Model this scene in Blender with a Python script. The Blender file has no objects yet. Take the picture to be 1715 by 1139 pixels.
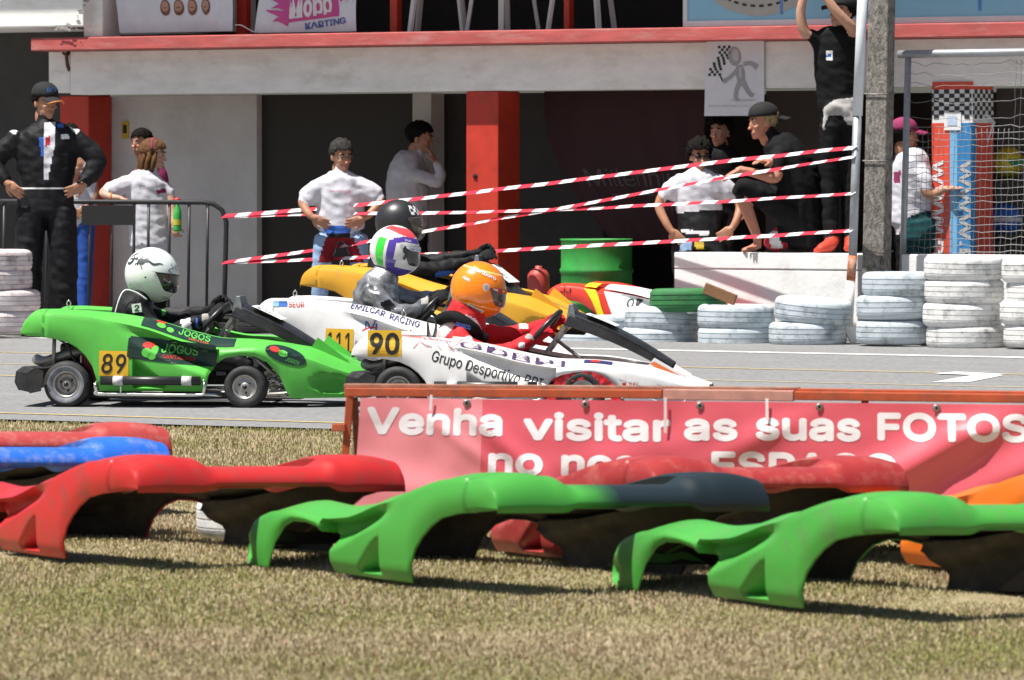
import bpy, bmesh, math, random
import numpy as np
from mathutils import Vector, Matrix, noise, kdtree
random.seed(7); RNG = np.random.default_rng(11)
R = math.radians
sc = bpy.context.scene
col = sc.collection
# ------------------------------------------------------------------ camera, sky, sun, exposure
F = 9500.0; YH = 290.0; CX = 857.5; CY = 569.5; HC = 1.40
TILT = math.atan((CY - YH) / F)
cd = bpy.data.cameras.new('camera'); cam = bpy.data.objects.new('camera', cd); col.objects.link(cam)
cd.sensor_width = 36.0; cd.lens = 36.0 * F / 1715.0; cd.clip_start = 0.5; cd.clip_end = 3000
cam.location = (0, 0, HC); cam.rotation_euler = (R(90) - TILT, 0, 0)
cd.dof.use_dof = True; cd.dof.focus_distance = 34.5; cd.dof.aperture_fstop = 11.0
sc.camera = cam
SUN_EL = R(67); SH = Vector((-0.86, -0.51, 0)).normalized()
SD = Vector((SH.x * math.cos(SUN_EL), SH.y * math.cos(SUN_EL), math.sin(SUN_EL)))
w = bpy.data.worlds.new('World'); sc.world = w; w.use_nodes = True
nt = w.node_tree; bg = nt.nodes['Background']; sky = nt.nodes.new('ShaderNodeTexSky'); sky.sky_type = 'NISHITA'
sky.sun_disc = False; sky.sun_elevation = SUN_EL; sky.sun_rotation = math.atan2(SH.x, SH.y); sky.dust_density = 2.0
nt.links.new(sky.outputs[0], bg.inputs[0]); bg.inputs[1].default_value = 0.05
sl = bpy.data.lights.new('sun', 'SUN'); sl.energy = 5.0; sl.angle = R(0.55); sl.color = (1, .96, .89)
so = bpy.data.objects.new('sun', sl); col.objects.link(so); so.rotation_euler = SD.to_track_quat('Z', 'Y').to_euler()
so.location = (0, 30, 30)
vs = sc.view_settings; vs.view_transform = 'Standard'; vs.look = 'None'; vs.exposure = 0.66; vs.gamma = 1; vs.use_curve_mapping = False

# ------------------------------------------------------------------ pixel <-> place
CAMP = Vector((0, 0, HC)); FW = Vector((0, math.cos(TILT), -math.sin(TILT))); UP = Vector((0, math.sin(TILT), math.cos(TILT)))
def ray(px, py): return Vector(((px - CX) / F, 0, 0)) + FW + UP * (-(py - CY) / F)
def P(px, py, d):
    r = ray(px, py); return CAMP + r * (d / r.y)
def G(px, py, z=0.0):
    r = ray(px, py); return CAMP + r * ((z - HC) / r.z)
def proj(v):
    q = v - CAMP; k = q.dot(FW); return (CX + q.x / k * F, CY - q.dot(UP) / k * F)
def DG(y): return F * HC / (y - YH)          # distance of the ground seen at picture row y

# ------------------------------------------------------------------ materials
MATS = {}
def M(name, c, rough=.55, var=.12, scale=9., metal=0., bump=0., bscale=60., spec=.5, coat=0., dirt=None, dirt_amt=.5, dscale=4., stretch=None, rotz=0.):
    if name in MATS: return MATS[name]
    m = bpy.data.materials.new(name); m.use_nodes = True; n = m.node_tree; b = n.nodes['Principled BSDF']; L = n.links.new
    b.inputs['Roughness'].default_value = rough; b.inputs['Metallic'].default_value = metal
    b.inputs['Specular IOR Level'].default_value = spec; b.inputs['Coat Weight'].default_value = coat; b.inputs['Coat Roughness'].default_value = .12
    c4 = (*c, 1); m.diffuse_color = c4
    tc = n.nodes.new('ShaderNodeTexCoord'); vec = tc.outputs['Object']
    if rotz:
        m0 = n.nodes.new('ShaderNodeMapping'); m0.inputs['Rotation'].default_value = (0, 0, rotz); L(vec, m0.inputs[0]); vec = m0.outputs[0]
    if stretch:
        mp = n.nodes.new('ShaderNodeMapping'); mp.inputs['Scale'].default_value = stretch; L(vec, mp.inputs[0]); vec = mp.outputs[0]
    cur = None
    if var > 0:
        nz = n.nodes.new('ShaderNodeTexNoise'); nz.inputs['Scale'].default_value = scale; nz.inputs['Detail'].default_value = 6; nz.inputs['Roughness'].default_value = .65
        L(vec, nz.inputs['Vector'])
        rp = n.nodes.new('ShaderNodeValToRGB'); rp.color_ramp.elements[0].position = .3; rp.color_ramp.elements[1].position = .7
        rp.color_ramp.elements[0].color = (*[x * (1 - var) for x in c], 1); rp.color_ramp.elements[1].color = (*[min(1, x * (1 + var)) for x in c], 1)
        L(nz.outputs[0], rp.inputs[0]); cur = rp.outputs[0]
        mr = n.nodes.new('ShaderNodeMapRange'); mr.inputs[3].default_value = max(0, rough - .1); mr.inputs[4].default_value = min(1, rough + .12)
        L(nz.outputs[0], mr.inputs[0]); L(mr.outputs[0], b.inputs['Roughness'])
    if dirt:
        nz2 = n.nodes.new('ShaderNodeTexNoise'); nz2.inputs['Scale'].default_value = dscale; nz2.inputs['Detail'].default_value = 8; nz2.inputs['Roughness'].default_value = .7
        L(vec, nz2.inputs['Vector'])
        r2 = n.nodes.new('ShaderNodeValToRGB'); r2.color_ramp.elements[0].position = .5; r2.color_ramp.elements[1].position = .72
        r2.color_ramp.elements[0].color = (0, 0, 0, 1); r2.color_ramp.elements[1].color = (dirt_amt,) * 3 + (1,)
        L(nz2.outputs[0], r2.inputs[0])
        mx = n.nodes.new('ShaderNodeMix'); mx.data_type = 'RGBA'; mx.inputs[7].default_value = (*dirt, 1)
        L(r2.outputs[0], mx.inputs[0])
        if cur: L(cur, mx.inputs[6])
        else: mx.inputs[6].default_value = c4
        cur = mx.outputs[2]
    if cur: L(cur, b.inputs['Base Color'])
    else: b.inputs['Base Color'].default_value = c4
    if bump:
        nb = n.nodes.new('ShaderNodeTexNoise'); nb.inputs['Scale'].default_value = bscale; nb.inputs['Detail'].default_value = 5; L(vec, nb.inputs['Vector'])
        bp = n.nodes.new('ShaderNodeBump'); bp.inputs['Strength'].default_value = bump; bp.inputs['Distance'].default_value = .01
        L(nb.outputs[0], bp.inputs['Height']); L(bp.outputs[0], b.inputs['Normal'])
    MATS[name] = m; return m
def plain(name, c, rough=.5, **k): return M(name, c, rough, var=0, **k)

# ------------------------------------------------------------------ objects
def tag(o, label=None, cat=None, group=None, kind=None):
    if label: o['label'] = label
    if cat: o['category'] = cat
    if group: o['group'] = group
    if kind: o['kind'] = kind
    return o
def empty(name, loc=(0, 0, 0), rz=0.):
    e = bpy.data.objects.new(name, None); col.objects.link(e); e.location = loc; e.rotation_euler = (0, 0, rz); e.empty_display_size = .2; return e
def link(o, parent=None):
    col.objects.link(o)
    if parent is not None: o.parent = parent
    return o
class MB:
    """collects shapes; build() links them as one mesh object"""
    def __init__(s): s.v = []; s.f = []; s.m = []; s.sm = []
    def add(s, vs, fs, mi=0, smooth=False):
        o = len(s.v); s.v += [tuple(v) for v in vs]; s.f += [tuple(i + o for i in f) for f in fs]; s.m += [mi] * len(fs); s.sm += [smooth] * len(fs); return s
    def box(s, x0, x1, y0, y1, z0, z1, mi=0, mat=None):
        vs = [Vector((x, y, z)) for z in (z0, z1) for x, y in ((x0, y0), (x1, y0), (x1, y1), (x0, y1))]
        if mat is not None: vs = [mat @ v for v in vs]
        return s.add(vs, [(0, 3, 2, 1), (4, 5, 6, 7), (0, 1, 5, 4), (1, 2, 6, 5), (2, 3, 7, 6), (3, 0, 4, 7)], mi)
    def bar(s, a, b, w, h=None, mi=0, up=(0, 0, 1)):
        a = Vector(a); b = Vector(b); h = h or w; d = b - a; q = d.normalized(); u = Vector(up)
        sd = q.cross(u)
        if sd.length < 1e-4: sd = q.cross(Vector((0, 1, 0)))
        sd.normalize(); u = sd.cross(q)
        vs = [p + sd * i * w / 2 + u * j * h / 2 for p in (a, b) for i, j in ((-1, -1), (1, -1), (1, 1), (-1, 1))]
        return s.add(vs, [(0, 1, 2, 3), (7, 6, 5, 4), (0, 4, 5, 1), (1, 5, 6, 2), (2, 6, 7, 3), (3, 7, 4, 0)], mi)
    def tube(s, pts, r, seg=10, mi=0, closed=False):
        vs, fs = tube_geo(pts, r, seg, closed); return s.add(vs, fs, mi, True)
    def lathe(s, prof, seg=32, mat=None, mi=0, closed=False):
        vs = []; n = len(prof)
        for k in range(seg):
            a = 2 * math.pi * k / seg
            for r_, z in prof: vs.append(Vector((r_ * math.cos(a), r_ * math.sin(a), z)))
        if mat is not None: vs = [mat @ v for v in vs]
        fs = []
        for k in range(seg):
            for j in range(n if closed else n - 1):
                j2 = (j + 1) % n; k2 = (k + 1) % seg
                fs.append((k * n + j, k2 * n + j, k2 * n + j2, k * n + j2))
        return s.add(vs, fs, mi, True)
    def build(s, name, mats, parent=None, bevel=0., sharp=40, solid=None):
        me = bpy.data.meshes.new(name); me.from_pydata(s.v, [], s.f)
        if not isinstance(mats, (list, tuple)): mats = [mats]
        for m in mats: me.materials.append(m)
        me.polygons.foreach_set('material_index', s.m); me.polygons.foreach_set('use_smooth', s.sm); me.update()
        o = bpy.data.objects.new(name, me); link(o, parent)
        if solid:
            md = o.modifiers.new('solid', 'SOLIDIFY'); md.thickness = solid; md.offset = -1
            if len(mats) > 1 and solid and getattr(s, 'inside', 0): md.material_offset = s.inside; md.material_offset_rim = 0
        if bevel:
            md = o.modifiers.new('bevel', 'BEVEL'); md.width = bevel; md.segments = 2; md.limit_method = 'ANGLE'; md.angle_limit = R(sharp)
        return o
def tube_geo(pts, r, seg=10, closed=False):
    pts = [Vector(p) for p in pts]; n = len(pts); rs = r if isinstance(r, (list, tuple)) else [r] * n
    vs = []; prev = None
    for i, p in enumerate(pts):
        t = (pts[(i + 1) % n] - pts[i - 1]) if closed else (pts[min(i + 1, n - 1)] - pts[max(i - 1, 0)])
        t.normalize()
        if prev is None:
            a = Vector((0, 0, 1)) if abs(t.z) < .9 else Vector((1, 0, 0)); u = t.cross(a).normalized()
        else:
            u = prev - t * prev.dot(t); u.normalize()
        prev = u; v_ = t.cross(u)
        for k in range(seg):
            a = 2 * math.pi * k / seg; vs.append(p + (u * math.cos(a) + v_ * math.sin(a)) * rs[i])
    fs = []
    for i in range(n if closed else n - 1):
        i2 = (i + 1) % n
        for k in range(seg): k2 = (k + 1) % seg; fs.append((i * seg + k, i * seg + k2, i2 * seg + k2, i2 * seg + k))
    if not closed:
        fs.append(tuple(range(seg - 1, -1, -1))); fs.append(tuple((n - 1) * seg + k for k in range(seg)))
    return vs, fs
def crom(pts, n=8):
    """Catmull-Rom through tuples of any length"""
    A = np.array(pts, float); out = []
    if len(A) < 3: return [tuple(A[0] + (A[-1] - A[0]) * i / n) for i in range(n + 1)]
    for i in range(len(A) - 1):
        p0 = A[max(i - 1, 0)]; p1 = A[i]; p2 = A[i + 1]; p3 = A[min(i + 2, len(A) - 1)]
        for k in range(n):
            t = k / n; out.append(tuple(.5 * ((2 * p1) + (-p0 + p2) * t + (2 * p0 - 5 * p1 + 4 * p2 - p3) * t * t + (-p0 + 3 * p1 - 3 * p2 + p3) * t ** 3)))
    out.append(tuple(A[-1])); return out
def rebase(o, loc):
    """move a mesh's origin to loc, keeping it where it is"""
    loc = Vector(loc); o.data.transform(Matrix.Translation(-loc)); o.location = loc; return o
def copy_tree(o, parent=None):
    c = o.copy(); link(c, parent)
    for ch in list(o.children): copy_tree(ch, c)
    return c
# flat lettering: returns (verts2d, tris) normalised so that cap height = 1, starting at x = 0
TXT = {}
import os
FONT = None
try:   # a sans face that ships inside Blender itself; the built-in face is used where it is missing
    fp_ = os.path.join(bpy.utils.system_resource('DATAFILES', path='fonts'), 'Inter.woff2')
    if os.path.exists(fp_): FONT = bpy.data.fonts.load(fp_)
except Exception: FONT = None
CAPH = .7
def cap_height():
    global CAPH
    CAPH = 1.; v = text2d('H')[0]; TXT.clear(); CAPH = max(p[1] for p in v) - min(p[1] for p in v)
def text2d(s, bold=0., maxlen=.25, spacing=1.0, shear=0.):
    key = (s, bold, maxlen, spacing, shear)
    if key in TXT: return TXT[key]
    c = bpy.data.curves.new('t', 'FONT'); c.body = s; c.size = 1; c.offset = bold; c.resolution_u = 3; c.space_character = spacing; c.shear = shear; c.fill_mode = 'FRONT'
    if FONT: c.font = FONT
    o = bpy.data.objects.new('t', c); col.objects.link(o); bpy.context.view_layer.update()
    me = bpy.data.meshes.new_from_object(o.evaluated_get(bpy.context.evaluated_depsgraph_get()))
    bpy.data.objects.remove(o); bm = bmesh.new(); bm.from_mesh(me); bpy.data.meshes.remove(me)
    bmesh.ops.remove_doubles(bm, verts=bm.verts, dist=1e-4)
    bmesh.ops.triangulate(bm, faces=bm.faces)
    for _ in range(4):
        es = [e for e in bm.edges if e.calc_length() > maxlen]
        if not es: break
        bmesh.ops.subdivide_edges(bm, edges=es, cuts=1); bmesh.ops.triangulate(bm, faces=bm.faces)
    bm.verts.index_update(); vs = [(v.co.x / CAPH, v.co.y / CAPH) for v in bm.verts]; fs = [tuple(v.index for v in f.verts) for f in bm.faces]; bm.free()
    if vs:
        x0 = min(v[0] for v in vs); vs = [(x - x0, y) for x, y in vs]
    TXT[key] = (vs, fs); return TXT[key]
cap_height()
def letters(mb, s, fn, x, y, h, mi=0, bold=0., width=None, maxlen=.25, spacing=1., shear=0., rot=0., heavy=0.):
    """write s on the surface fn(u, v): cap height h, left base at (x, y)"""
    vs, fs = text2d(s, bold, maxlen, spacing, shear); W = max(v[0] for v in vs); k = (width / (W * h)) if width else 1.
    c_, s_ = math.cos(rot), math.sin(rot); offs = [(0, 0)] + ([(heavy * h * math.cos(t), heavy * h * math.sin(t)) for t in [math.pi * q / 4 for q in range(8)]] if heavy else [])
    for n_, (ox, oy) in enumerate(offs):
        out = []
        for a, b in vs:
            a = a * h * k + ox; b = b * h + oy; out.append(fn(x + a * c_ - b * s_, y + a * s_ + b * c_) - Vector((0, .00008 * n_, 0)))
        mb.add(out, fs, mi)
def patch(mb, poly_or_rect, fn, mi=0, nx=10, ny=6):
    x0, x1, y0, y1 = poly_or_rect; vs = []; fs = []
    for j in range(ny + 1):
        for i in range(nx + 1): vs.append(fn(x0 + (x1 - x0) * i / nx, y0 + (y1 - y0) * j / ny))
    for j in range(ny):
        for i in range(nx): a = j * (nx + 1) + i; fs.append((a, a + 1, a + nx + 2, a + nx + 1))
    mb.add(vs, fs, mi)
def blob(mb, cx, cy, rx, ry, fn, mi=0, n=24, rot=0., shape=None):
    """filled outline; shape(a) scales the radius"""
    vs = [fn(cx, cy)]; c_, s_ = math.cos(rot), math.sin(rot); rings = 3
    for q in range(1, rings + 1):
        for k in range(n):
            a = 2 * math.pi * k / n; g = (shape(a) if shape else 1.) * q / rings; x = rx * g * math.cos(a); y = ry * g * math.sin(a); vs.append(fn(cx + x * c_ - y * s_, cy + x * s_ + y * c_))
    fs = [(0, 1 + k, 1 + (k + 1) % n) for k in range(n)]
    for q in range(rings - 1):
        for k in range(n): k2 = (k + 1) % n; a = 1 + q * n; fs.append((a + k, a + n + k, a + n + k2, a + k2))
    mb.add(vs, fs, mi)
def stroke(mb, pts, w, fn, mi=0, n=6):
    """a line of width w (number or list) drawn through pts on the surface fn"""
    ws = w if isinstance(w, (list, tuple)) else [w] * len(pts)
    q = crom([(*p, k) for p, k in zip(pts, ws)], n); vs = []
    for i, (x, y, k) in enumerate(q):
        a = q[max(i - 1, 0)]; b = q[min(i + 1, len(q) - 1)]; dx, dy = b[0] - a[0], b[1] - a[1]; l = math.hypot(dx, dy) or 1
        vs += [fn(x - dy / l * k / 2, y + dx / l * k / 2), fn(x + dy / l * k / 2, y - dx / l * k / 2)]
    mb.add(vs, [(2 * i, 2 * i + 1, 2 * i + 3, 2 * i + 2) for i in range(len(q) - 1)], mi)
# ================================================================== ground, track
TH = R(33)
U = Vector((math.cos(TH), -math.sin(TH), 0)); NB = Vector((math.sin(TH), math.cos(TH), 0))   # along the track to the right; away from the camera
def trk(a, b, z=0.): # place on the ground: a along, b across from the near edge of the asphalt
    return E0 + U * a + NB * b + Vector((0, 0, z))
E0 = G(430, 716)
def ground_mat():
    m = M('dry_grass_soil', (.27, .22, .125), .95, var=.3, scale=7, bump=.6, bscale=40, dirt=(.20, .195, .08), dirt_amt=.8, dscale=2.2); return m
gb = MB(); n = 48
gx = np.concatenate([[-900, -200], np.linspace(-9, 9, 37), [200, 900]]); gy = np.concatenate([[-60, 5], np.linspace(14, 60, 70), [300, 1500]])
vs = []
for y in gy:
    for x in gx:
        near = (Vector((x, y, 0)) - E0).dot(NB); k = min(1, max(0, (-near - .3) / 1.5)) if abs(x) < 9.1 and 13 < y < 61 else 0
        vs.append((x, y, -.012 + k * (.02 * noise.noise((x * .9, y * .9, 0)) + .008 * noise.noise((x * 3, y * 3, 3)))))
nx_ = len(gx); fs = [(j * nx_ + i, j * nx_ + i + 1, (j + 1) * nx_ + i + 1, (j + 1) * nx_ + i) for j in range(len(gy) - 1) for i in range(nx_ - 1)]
gb.add(vs, fs, 0, True); ground = gb.build('ground', ground_mat()); tag(ground, kind='structure')
asp = M('asphalt', (.205, .205, .208), .88, var=.45, scale=34, bump=.5, bscale=220, dirt=(.27, .265, .26), dirt_amt=.6, dscale=1.6, stretch=(.55, 1.0, 1), rotz=TH)
t = MB(); A0, A1 = -60, 60
e = []
for i in range(241):   # ragged near edge
    a = A0 + (A1 - A0) * i / 240; e.append((a, .06 * noise.noise((a * 1.3, 0, 0)) + .03 * noise.noise((a * 6, 4, 0))))
vs = [trk(a, b, .004) for a, b in e] + [trk(a, 40, .004) for a, b in e]
t.add(vs, [(i, i + 1, 242 + i, 241 + i) for i in range(240)])
road = t.build('race_track', asp); tag(road, kind='structure')
yel = M('faded_yellow_line', (.56, .42, .16), .8, var=.25, scale=30, dirt=(.32, .31, .29), dirt_amt=.9, dscale=25)
wht = M('faded_white_line', (.70, .70, .69), .8, var=.2, scale=30, dirt=(.4, .4, .4), dirt_amt=.8, dscale=18)
def line_at(px, py, wd, m, a0=-30, a1=30, z=.008):
    b = (G(px, py) - E0).dot(NB); q = MB(); a_ = [a0 + (a1 - a0) * i / 60 for i in range(61)]
    q.add([trk(a, b - wd / 2 + .008 * noise.noise((a * 5, b, 0)), z) for a in a_] + [trk(a, b + wd / 2 + .008 * noise.noise((a * 5, b, 9)), z) for a in a_], [(i, i + 1, 62 + i, 61 + i) for i in range(60)])
    return tag(q.build('painted_line', m, road), None)
line_at(20, 694, .07, yel); line_at(20, 631, .09, yel); line_at(1400, 622, .08, yel); line_at(1400, 594, .22, wht); line_at(20, 611, .05, yel)
arr = MB()
def gq(*p): return [G(x, y, .008) for x, y in p]
arr.add(gq((1560, 640), (1622, 640), (1682, 628), (1640, 626)), [(0, 1, 2, 3)]); arr.add([v + Vector((0, 0, .003)) for v in gq((1565, 626), (1640, 629), (1684, 627), (1600, 623))], [(0, 1, 2, 3)])
arr.build('painted_arrow', wht, road)
# ================================================================== paddock building
COLD = 50.2
B0 = P(780, 300, COLD); B0.z = 0
def bl(px, py, b=0.):
    r = ray(px, py); q = B0 + NB * b; k = (q - CAMP).dot(NB) / r.dot(NB); p = CAMP + r * k
    return ((p - B0).dot(U), p.z)
bld = empty('paddock_building', B0, -TH)
tag(bld, 'two storey pit building with red columns, white beam and red balcony edge', 'building')
whitewash = M('whitewash', (.85, .84, .81), .85, var=.10, scale=3, bump=.25, bscale=30, dirt=(.50, .46, .38), dirt_amt=.55, dscale=1.7, stretch=(1, 1, 2.5))
greywall = M('grey_plaster', (.56, .55, .53), .9, var=.08, scale=2.5, bump=.3, bscale=25, dirt=(.36, .35, .32), dirt_amt=.5, dscale=1.6)
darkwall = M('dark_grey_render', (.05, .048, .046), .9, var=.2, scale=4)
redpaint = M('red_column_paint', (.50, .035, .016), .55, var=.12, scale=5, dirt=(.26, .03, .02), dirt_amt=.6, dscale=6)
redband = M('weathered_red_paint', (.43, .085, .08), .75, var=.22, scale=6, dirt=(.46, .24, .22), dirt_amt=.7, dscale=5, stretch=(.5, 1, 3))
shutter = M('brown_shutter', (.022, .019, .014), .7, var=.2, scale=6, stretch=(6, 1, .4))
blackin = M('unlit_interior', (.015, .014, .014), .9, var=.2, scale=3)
concrete = M('grey_concrete', (.30, .29, .27), .92, var=.22, scale=14, bump=.7, bscale=50, dirt=(.12, .11, .10), dirt_amt=.8, dscale=6)
def bbox(name, px0, px1, z0, z1, b0, b1, m, parent=bld, bevel=.006, pb=None, **k):
    a0 = bl(px0, 300, b0 if pb is None else pb)[0]; a1 = bl(px1, 300, b0 if pb is None else pb)[0]
    return MB().box(a0, a1, b0, b1, z0, z1).build(name, m, parent, bevel, **k)
zb = bl(825, 152)[1]; zband0 = bl(825, 74, -.27)[1]; zband1 = bl(825, 51, -.27)[1]
bbox('beam', 118, 2100, zb, zband0 - .003, 0, .30, whitewash)
bbox('slab_edge', 52, 2100, zband0, zband1, -.27, 5.0, redband, bevel=.01)
# chipped plaster end of the beam with a rusty bracket
bbox('beam_end', 82, 117.5, zb + .02, zband0 - .003, .06, .34, whitewash)
bk = MB(); a, z = bl(110, 100, .0); bk.tube([(a, .05, z + .08), (a + .01, 0, z + .03), (a + .02, .0, z - .05), (a + .02, .03, z - .1)], .018, 8); bk.tube([(a - .03, .0, z + .06), (a + .03, -.01, z + .04)], .014, 8)
bk.build('bracket', M('rusty_iron', (.10, .06, .045), .85, var=.4, scale=40), bld)
# columns
cw = bl(834, 300, 0)[0]
for px in (100, 780, 1563):
    a = bl(px, 300, 0)[0]; wd = cw if px != 1563 else .36
    bb = .55 if px == 100 else 0.; a = bl(px, 300, bb)[0]
    MB().box(a, a + wd, bb + .003, bb + .36, 0, zb - .002).build('column', redpaint, bld, .012)
a = bl(796, 295, 0); MB().lathe([(0, 0), (.022, 0), (.022, .012), (0, .012)], 16, Matrix.Translation((a[0], .003, a[1])) @ Matrix.Rotation(R(90), 4, 'X')).build('drain_hole', blackin, bld)
# walls of the ground floor
bbox('wall', 152, 430, 0, zb, .92, 1.1, greywall)
bbox('garage_shutter', 430.5, 690, 0, zb, 1.0, 1.06, shutter)
bbox('wall', 690.5, 722, 0, zb, .98, 1.2, greywall)
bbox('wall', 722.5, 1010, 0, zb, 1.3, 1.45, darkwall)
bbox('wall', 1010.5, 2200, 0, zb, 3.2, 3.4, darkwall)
bbox('wall', -260, 99, 0, 3.4, 1.1, 1.3, darkwall, pb=.5)
bbox('wall', -260, 82, zband0 + .5, zband0 + .52, .5, .6, darkwall)
bbox('partition_wall', 1282, 1400, 0, zb, 1.4, 1.5, M('taupe_wall', (.10, .096, .09), .9, var=.12, scale=3), pb=1.4)
bbox('partition_wall', 1668, 1760, 0, zb, 1.2, 1.3, M('taupe_wall', (.10, .096, .09), .9), pb=1.2)
bbox('garage_floor', -300, 2300, -.05, .012, .0, 5.2, M('oily_concrete_floor', (.2, .195, .19), .7, var=.25, scale=3), bevel=0)
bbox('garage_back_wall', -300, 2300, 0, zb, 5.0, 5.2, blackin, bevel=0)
# upper storey: parapet piece on the left, dark room, roof
bbox('parapet_wall', -260, 140, bl(60, 46, -.32)[1], 4.6, -.32, 5.0, whitewash, bevel=.015)  # unseen depth behind the face added to keep sun off the left column
bbox('parapet_wall', 140.5, 172, zband1 + .002, 4.6, -.18, .1, whitewash, bevel=.01)
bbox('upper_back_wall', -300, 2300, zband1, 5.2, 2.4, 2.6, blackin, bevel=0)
bbox('roof', -300, 2300, 5.2, 5.35, -1.2, 5.2, whitewash, bevel=0)  # out of view; eave lengthened to shade the parapet and balcony banners
for px, w_ in ((396, 16), (653, 12), (944, 9)):
    bbox('balcony_post', px, px + w_, zband1 + .002, 5.2, .05, .13, redpaint, bevel=.004)
# cracked plaster flakes at the left end of the balcony
for i in range(16):
    fl = MB()
    a, z = bl(95 + i * 3.2 + random.uniform(-3, 3), 50 - random.uniform(0, 9) if i < 11 else 45 - (i - 10) * 9, -.322)
    s_ = random.uniform(.012, .04); k = 6; fl.add([(a + s_ * random.uniform(.5, 1.3) * math.cos(q * 2 * math.pi / k), -.3225 - .0004 * i, z + .5 * s_ * random.uniform(.5, 1.4) * math.sin(q * 2 * math.pi / k)) for q in range(k)], [tuple(range(k))])
    fl.build('bare_plaster_patch', concrete, bld)
# ---- banners hung on the building
def cloth(name, px0, px1, py0, py1, b, mats, decorate=None, amp=.012, freq=(5, 3), droop=0., label=None, cat='banner', nx=40, ny=24, parent=None, thick=.004, cut=None):
    a0, z1 = bl(px0, py0, b); a1, _ = bl(px1, py0, b); _, z0 = bl((px0 + px1) / 2, py1, b); W = a1 - a0; Hh = z1 - z0; sd = random.uniform(0, 50)
    def fn(u, v, off=0.):   # u, v in metres from the lower left corner
        y = b - amp * (noise.noise((u * freq[0], v * freq[1], sd)) + .4 * noise.noise((u * 14, v * 5, sd + 3))) - off
        q = u / W; x = a0 + u
        if cut: x = a0 + cut(q, v / Hh) * W
        return Vector((x, y, z0 + v - droop * math.sin(math.pi * min(1, max(0, q))) * (1 - v / Hh)))
    mb = MB(); patch(mb, (0, W, 0, Hh), fn, 0, nx, ny)
    for i in range(len(mb.sm)): mb.sm[i] = True
    if decorate: decorate(mb, lambda u, v: fn(u, v, .004), W, Hh)
    o = mb.build(name, mats); M4 = Matrix.Translation(B0) @ Matrix.Rotation(-TH, 4, 'Z'); o.data.transform(M4)
    rebase(o, M4 @ Vector(((a0 + a1) / 2, b, z0))); return tag(o, label, cat)
vin = M('white_vinyl', (.66, .67, .74), .6, var=.06, scale=4)
pinkp = plain('pink_print', (.55, .06, .27)); greyp = plain('grey_print', (.42, .42, .44)); bluep = plain('blue_print', (.05, .09, .35)); darkp = plain('black_print', (.02, .02, .02)); brownp = plain('brown_print', (.16, .06, .04)); skinp = plain('skin_print', (.45, .24, .18))
def deco_faces(mb, fn, W, Hh):
    for i in range(4):
        u = W * (.42 + .115 * i); blob(mb, u, Hh * .43, .055, .075, fn, 1); blob(mb, u, Hh * .45, .04, .05, lambda a, b_: fn(a, b_) + Vector((0, -.002, 0)), 2); stroke(mb, [(u - .02, Hh * .43), (u, Hh * .425), (u + .02, Hh * .43)], .008, lambda a, b_: fn(a, b_) + Vector((0, -.004, 0)), 1)
cloth('white_banner', 190, 392, -40, 54, -.10, [vin, brownp, skinp], deco_faces, amp=.05, freq=(2, 1.2), label='white banner with a row of small portraits hanging over the balcony, leftmost', cut=lambda q, v: q + (1 - q) * .05 * (1 - v))
def deco_pink(mb, fn, W, Hh):
    f2 = lambda a, b_: fn(a, b_) + Vector((0, -.003, 0)); f3 = lambda a, b_: fn(a, b_) + Vector((0, -.006, 0))
    patch(mb, (W * .30, W * .82, Hh * .14, Hh * .62), lambda u, v: fn(u, v + .10 * (u - W * .3)), 1)
    patch(mb, (W * .80, W * .99, Hh * .36, Hh * .75), lambda u, v: fn(u, v + .10 * (u - W * .3)), 1)
    for k, (y, l) in enumerate(((.56, .13), (.48, .19), (.40, .16), (.30, .22), (.2, .14))):
        stroke(mb, [(W * .34, Hh * (y - .05)), (W * (.31 - l * .5), Hh * y), (W * (.31 - l), Hh * (y + (.04 if k % 2 else -.03)))], [.07, .045, .004], f2, 1)
    letters(mb, 'Mobb', f2, W * .34, Hh * .22, Hh * .30, 2, .03, W * .42, rot=.09); letters(mb, 'Fire', f2, W * .82, Hh * .42, Hh * .20, 2, .03, W * .15, rot=.09)
    letters(mb, 'KARTING', f2, W * .50, Hh * .045, Hh * .09, 3, .02, W * .42, rot=.11)
cloth('pink_logo_banner', 428, 597, -55, 54, -.12, [vin, pinkp, M('pale_print', (.72, .70, .74), .6, var=0), bluep], deco_pink, amp=.035, freq=(2.2, 1.5), label='white banner with a pink flame logo hanging over the balcony', cut=lambda q, v: q + (1 - q) * .10 * v * (1 - .3 * v) - (0.02 * q * v))
# thin cord between the banners
c_ = MB(); a0, z0 = bl(394, 42, -.15); a1, z1 = bl(428, 53, -.15); c_.tube(crom([(a0, -.15, z0), (a0 + .08, -.16, z0 - .005), (a1 - .03, -.15, z1 + .0), (a1, -.14, z1)], 5), .005, 6)
o = c_.build('cord', plain('white_cord', (.7, .7, .68))); M4 = Matrix.Translation(B0) @ Matrix.Rotation(-TH, 4, 'Z'); o.data.transform(M4); rebase(o, M4 @ Vector((a0, -.15, z0))); tag(o, 'thin white cord tied between the two balcony banners', 'cord')
def deco_mill(mb, fn, W, Hh):
    letters(mb, 'Millennium', fn, W * .16, Hh * .36, Hh * .115, 1, .0, W * .78); letters(mb, 'bcp', fn, W * .62, Hh * .20, Hh * .09, 1, 0, W * .15); patch(mb, (W * .28, W * .9, Hh * .30, Hh * .308), fn, 1)
cloth('maroon_flag', 912, 1182, 153, 402, .52, [M('maroon_cloth', (.030, .006, .008), .8, var=.2, scale=6), plain('maroon_print', (.06, .04, .04))], deco_mill, amp=.035, freq=(5, 1.5), label='dark maroon flag with faded lettering hanging in the garage opening', cat='flag', cut=lambda q, v: q + (1 - q) * .42 * (1 - v) ** 2.2)
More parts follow.
